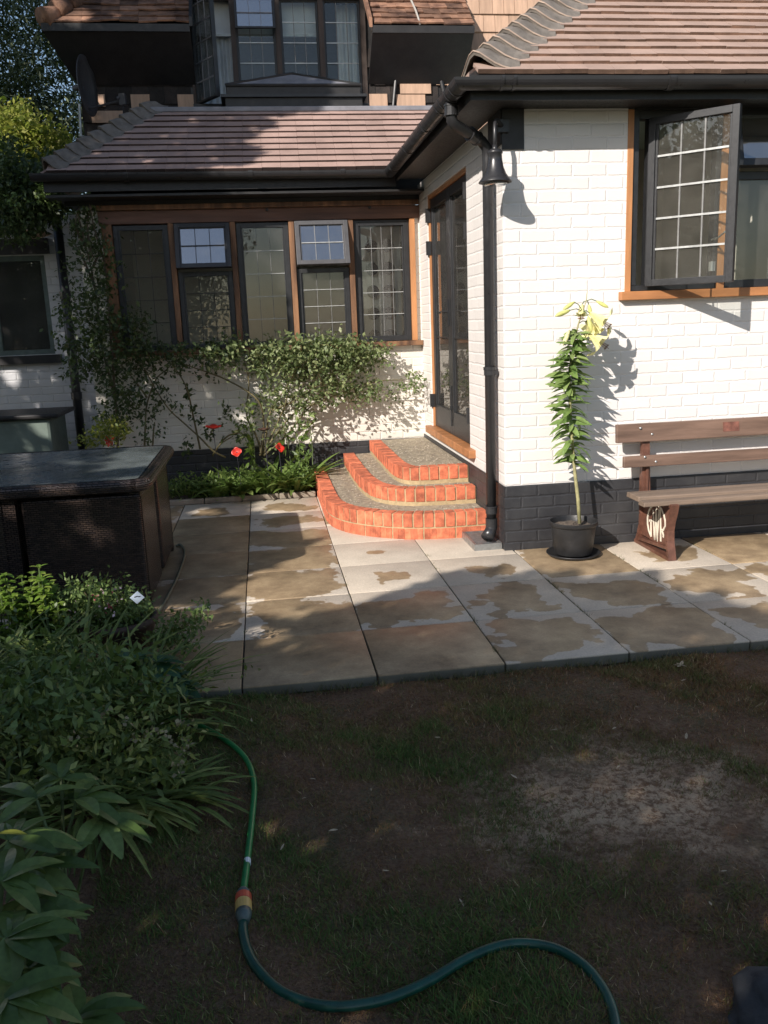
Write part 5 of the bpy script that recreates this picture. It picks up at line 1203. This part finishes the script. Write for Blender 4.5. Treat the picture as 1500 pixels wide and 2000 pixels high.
for i, (px, py) in enumerate(((1330, 1300), (910, 1385), (1196, 1424), (492, 1410), (725, 1545), (617, 1522), (1264, 1545), (1330, 1330), (1340, 1443), (897, 1755), (1385, 1760), (1010, 1520), (548, 1660), (590, 1560), (1330, 1363), (1140, 1560), (1420, 1700), (760, 1700), (1090, 1424), (1240, 1380), (860, 1440), (660, 1620), (960, 1660), (1205, 1500))):
    c = at(px, py, 'z', LZ+.016); a_ = rnd.uniform(0, 6.28); ln = .055 if i == 0 else rnd.uniform(.016, .034)
    q = MB()
    for s_ in ((0, .9, -.9, 2.0, -2.0) if i == 0 else (0,)): q.leaf(c, (math.cos(a_+s_), math.sin(a_+s_), .12), (0, 0, 1), ln*.6 if i == 0 else ln, ln*(.3 if i == 0 else rnd.uniform(.12, .4)), bend=rnd.uniform(-.3, .4), seg=3)
    t = q.build('fallen_leaf', 'litter')
    tag(t, 'larger pale star shaped fallen leaf on the lawn near the bench' if i == 0 else 'tiny pale dry leaf or chip lying on the dark lawn', 'fallen leaf', None if i == 0 else 'tiny dry leaves scattered on the lawn')
rk = thing('dark_lump', (-.38, -3.9, LZ), 'unidentified dark blue grey lump in the bottom right corner of the lawn', 'stone')  # unidentified dark thing, modelled with a stone-like shape
q = MB(); n = 28; m = 16
c = Vector((-.37, -4.03, LZ-.05))
for i in range(m+1):
    for k in range(n):
        th = math.pi*.5*i/m; ph = 2*math.pi*k/n; r = 1+.10*math.sin(3*ph+1.2)+.07*math.sin(7*ph+i*.5)+.05*math.sin(5*th*3+ph*2)
        q.v.append(tuple(c+Vector((.25*r*math.sin(th+.05)*math.cos(ph), .19*r*math.sin(th+.05)*math.sin(ph), .15*math.cos(th)*(1+.1*math.sin(ph*4))))))
q.f = [(i*n+k, (i+1)*n+k, (i+1)*n+(k+1) % n, i*n+(k+1) % n) for i in range(m) for k in range(n)]
q.build('body', 'lump', rk, smooth=True)

# ---- grass blades over the lawn
N = 640000
gx = nr.uniform(-2.15, 1.9, N); gy = nr.uniform(-4.35, -1.935, N)
def fbm(x, y, s, ph=0): return (np.sin(x*s+ph+1.7*np.sin(y*s*.7))*np.cos(y*s*1.1-ph+1.3*np.sin(x*s*.9))+.5*np.sin(x*s*2.3+y*s*1.9+ph))/1.5
gn = fbm(gx, gy, 3.1)+.5*fbm(gx, gy, 9.3, 2)+.3*fbm(gx, gy, 23, 1)
bare = np.exp(-(((gx+.42)/.50)**2+((gy+3.02)/.42)**2))
keep = nr.rand(N) < np.clip(.62+.35*gn-.75*bare, .10, 1)
gx, gy, gn = gx[keep], gy[keep], gn[keep]; n = len(gx)
hgt = nr.uniform(.005, .019, n)*(1+.5*np.clip(gn, -.6, 1)); a_ = nr.uniform(0, 6.283, n); ln_ = nr.uniform(.4, 1.8, n)*hgt; wd = nr.uniform(.0008, .0018, n)
bz = LZ-.004+.008*np.sin(gx*9+gy*4)+.006*np.sin(gy*17-gx*5)
dx, dy = np.cos(a_), np.sin(a_); A = np.stack([gx-dy*wd, gy+dx*wd, bz], 1); B = np.stack([gx+dy*wd, gy-dx*wd, bz], 1)
T1 = np.stack([gx+dx*ln_+dy*wd*.2, gy+dy*ln_-dx*wd*.2, bz+hgt], 1); T2 = np.stack([gx+dx*ln_-dy*wd*.2, gy+dy*ln_+dx*wd*.2, bz+hgt], 1)
V = np.stack([A, B, T1, T2], 1).reshape(-1, 3); i = np.arange(n)*4; F = np.stack([i, i+1, i+2, i+3], 1)
gm, t, p = nodes('thin_dry_grass')
g = t.nodes.new('ShaderNodeNewGeometry'); at_ = t.nodes.new('ShaderNodeAttribute'); at_.attribute_name = 'lush'
green = ramp(t, g.outputs['Random Per Island'], [(0, (.05, .105, .022)), (.94, (.115, .18, .04)), (1, (.38, .36, .15))])
dry_ = ramp(t, g.outputs['Random Per Island'], [(0, (.15, .070, .030)), (.94, (.30, .155, .07)), (1, (.66, .48, .30))])
t.links.new(mix(t, at_.outputs['Fac'], dry_, green), p.inputs['Base Color']); p.inputs['Roughness'].default_value = .7; p.inputs['Specular IOR Level'].default_value = .2
go = npmesh('grass', V, F, gm); lush = np.clip(.45+.35*(-1.0-gx)*(gx > -2.4)+.25*(-3.2-gy)+.9*(gn+nr.normal(size=n)*.25), 0, 1); lush = np.where(nr.rand(n) < .25, nr.rand(n), lush)
at2 = go.data.attributes.new('lush', 'FLOAT', 'POINT'); at2.data.foreach_set('value', np.repeat(lush, 4).astype(np.float32))
tag(go, 'thin patchy green and dry brown lawn grass', 'grass', kind='stuff')

# ================================================================== TREES BESIDE AND BEHIND THE CAMERA (they shade the garden)
Un = Vector((SUN.y, -SUN.x, 0)).normalized(); Vn = Un.cross(SUN)     # Un: across the sun, Vn: up across the sun
if Vn.z < 0: Vn = -Vn
def edge(u):                                    # top edge of the sun-lit gap's lower hedge, as seen from the sun
    xs_ = [-3.5, -1.3, -.9, -.45, -.1, .10, .25, 1.05, 1.2, 1.35, 1.7, 2.1, 2.45, 2.75, 2.95, 3.05, 3.2]
    zs_ = [-.12, -.12, -.08, -.08, -.22, -.40, -.80, -.82, -.45, -.22, -.25, -.05, .05, .25, .7, 1.2, 7]
    return np.interp(u, xs_, zs_)
holes = [(.85, -1.03, .10, .06), (2.9, -.01, .16, .05), (2.36, .22, .2, .06), (3.05, 2.80, .06, .09), (.60, -.86, .30, .035), (1.5, -.55, .10, .03), (1.4, -.70, .08, .03), (.3, -1.02, .12, .03)]
THIN = [(3.12, .55, .26, .30, .85), (-1.62, -1.30, .30, .15, .22)]
for (px, py), ax, val, ru, rv in (((60, 1160), 'y', -1.3, .26, .09), ((76, 1110), 'y', -1.3, .06, .05), ((90, 840), 'y', 2.78, .10, .06), ((60, 815), 'y', 2.78, .05, .05), ((20, 730), 'y', 3.9, .06, .10), ((70, 458), 'y', 3.72, .10, .05), ((235, 930), 'y', -.70, .10, .03), ((150, 905), 'z', .75, .22, .018), ((60, 918), 'z', .75, .12, .014), ((268, 1167), 'y', -1.48, .05, .03), ((200, 850), 'y', 2.1, .10, .04),
                                  ((300, 1040), 'y', -.69, .03, .05), ((12, 990), 'y', -.69, .05, .05), ((390, 1190), 'y', -1.5, .06, .02), ((85, 380), 'y', 2.8, .10, .05), ((40, 290), 'y', 5.3, .5, .35), ((197, 195), 'y', 3.85, .04, .05), ((140, 20), 'y', 3.5, .12, .12), ((470, 940), 'z', .15, .35, .05), ((20, 1240), 'z', .3, .08, .03), ((25, 1618), 'z', .42, .03, .02), ((420, 700), 'y', 2.7, .05, .04), ((430, 790), 'y', 2.7, .07, .05), ((250, 720), 'y', 2.7, .03, .04)):
    v = at(px, py, ax, val); holes.append((v.dot(Un), v.dot(Vn), ru, rv))
rs = np.random.RandomState(5); HU = np.array(holes)
def cover(n, u0, u1, v0, v1, w0, w1, test, size):
    u = rs.uniform(u0, u1, n); v = rs.uniform(v0, v1, n); w_ = rs.uniform(w0, w1, n)
    k = test(u, v)
    hu = ((u[:, None]-HU[:, 0])/(HU[:, 2]+size*.35))**2+((v[:, None]-HU[:, 1])/(HU[:, 3]+size*.35))**2
    k &= ~(hu < 1).any(1)
    for a0, b0, ra, rb, pr_ in THIN: k &= ~((((u-a0)/ra)**2+((v-b0)/rb)**2 < 1) & (rs.rand(n) < pr_))
    P = u[:, None]*np.array(Un)+v[:, None]*np.array(Vn)+w_[:, None]*np.array(SUN)
    k &= P[:, 2] > -.05
    P = P[k]
    # stay clear of the camera's view
    d = P-np.array(CAM); z_ = d@np.array(fwd); x_ = d@np.array(rt)
    ok = ~((z_ > 0) & (np.abs(x_) < z_*.52+.25)); return P[ok]
wobble = lambda u, v: .10*np.sin(u*5.3+1)+.07*np.sin(u*13+2)+.05*np.sin(u*29)
def shade_leaves(P, size):
    n = len(P); s = np.tile(np.array(Un), (n, 1)); q = np.tile(np.array(Vn), (n, 1)); a_ = rs.uniform(0, 6.28, n)[:, None]; tl = rs.normal(size=(n, 3))*.35
    e1 = nrm(s*np.cos(a_)+q*np.sin(a_)+tl); e2 = nrm(-s*np.sin(a_)+q*np.cos(a_)+rs.normal(size=(n, 3))*.35); sz = size*rs.uniform(.7, 1.3, n)[:, None]
    V = np.stack([P-e1*sz, P+e2*sz*.45, P+e1*sz, P-e2*sz*.45], 1).reshape(-1, 3); i = np.arange(n)*4; return V, np.stack([i, i+1, i+2, i+3], 1)
hedge = thing('tall_hedge', (-5.2, -7.2, 0), 'tall garden hedge standing behind the viewer and shading the lawn', 'hedge')
P = cover(95000, -3.6, 3.4, -4.6, 1.3, 6.9, 9.6, lambda u, v: v < edge(u)-.04+wobble(u, v)*.6, .06)
V, F = shade_leaves(P, .058); npmesh('crown', V, F, SHADE, hedge)
q = MB()
for x, y in ((-4.8, -8.0), (-5.5, -6.8), (-6.2, -5.6), (-4.0, -8.8)): q = MB().tube([(x, y, -.1), (x+.1, y, 1.6), (x, y+.1, 3.0)], [.07, .05, .02], 8); q.build('trunk', 'bark', hedge)
big = thing('garden_tree', (-7.0, -2.2, 0), 'large leafy garden tree left of the viewer and shading the house', 'tree')
P = cover(70000, 2.9, 6.3, -3.5, 7.5, 5.2, 9.0, lambda u, v: (u > 3.02+wobble(v, u)*1.1+.10*np.sin(v*2.2)-.16*np.clip(v-3.2, 0, 2)) & (rs.rand(len(u)) < .9), .06)
V, F = shade_leaves(P, .062); npmesh('crown', V, F, SHADE, big)
MB().tube([(-7.6, -2.4, -.1), (-7.4, -2.3, 2.5), (-7.0, -2.2, 5.5)], [.25, .2, .08], 12).build('trunk', 'bark', big)
# ---- weeds and moss in the slab joints, grass creeping over the patio edge
P = []; Wd = []
for k in range(900):
    if rs.rand() < .55:
        x = cols[rs.randint(3, 10)]+rs.normal()*.004; y = rs.uniform(-1.9, 2.3 if x < -1.2 else (.4 if x < 0 else 0))
        if math.sin(x*7+y*5)+math.sin(y*13) < .35: continue
    else: x = rs.uniform(-2.3, 1.9); y = -1.93-abs(rs.normal())*.012
    P.append((x, y, -.006 if y > -1.92 else LZ))
P = np.array(P); P = np.repeat(P, 4, 0)+rs.normal(size=(len(P)*4, 3))*np.array([.006, .006, 0])
n = len(P); a_ = rs.uniform(0, 6.28, n); h_ = rs.uniform(.006, .022, n)*(1+1.2*(P[:, 1] < -1.92)); d = np.stack([np.cos(a_)*h_*.8, np.sin(a_)*h_*.8, h_], 1); sd_ = np.stack([-np.sin(a_), np.cos(a_), a_*0], 1)*.0014
V = np.stack([P-sd_, P+sd_, P+d+sd_*.2, P+d-sd_*.2], 1).reshape(-1, 3); i = np.arange(n)*4
tag(npmesh('joint_weeds', V, np.stack([i, i+1, i+2, i+3], 1), leafmat('joint_weed_leaf', (.05, .08, .02), (.12, .12, .05), (.3, .24, .14), .7, .2)), 'tiny weeds and dry moss in the joints of the patio', 'weeds', kind='stuff')
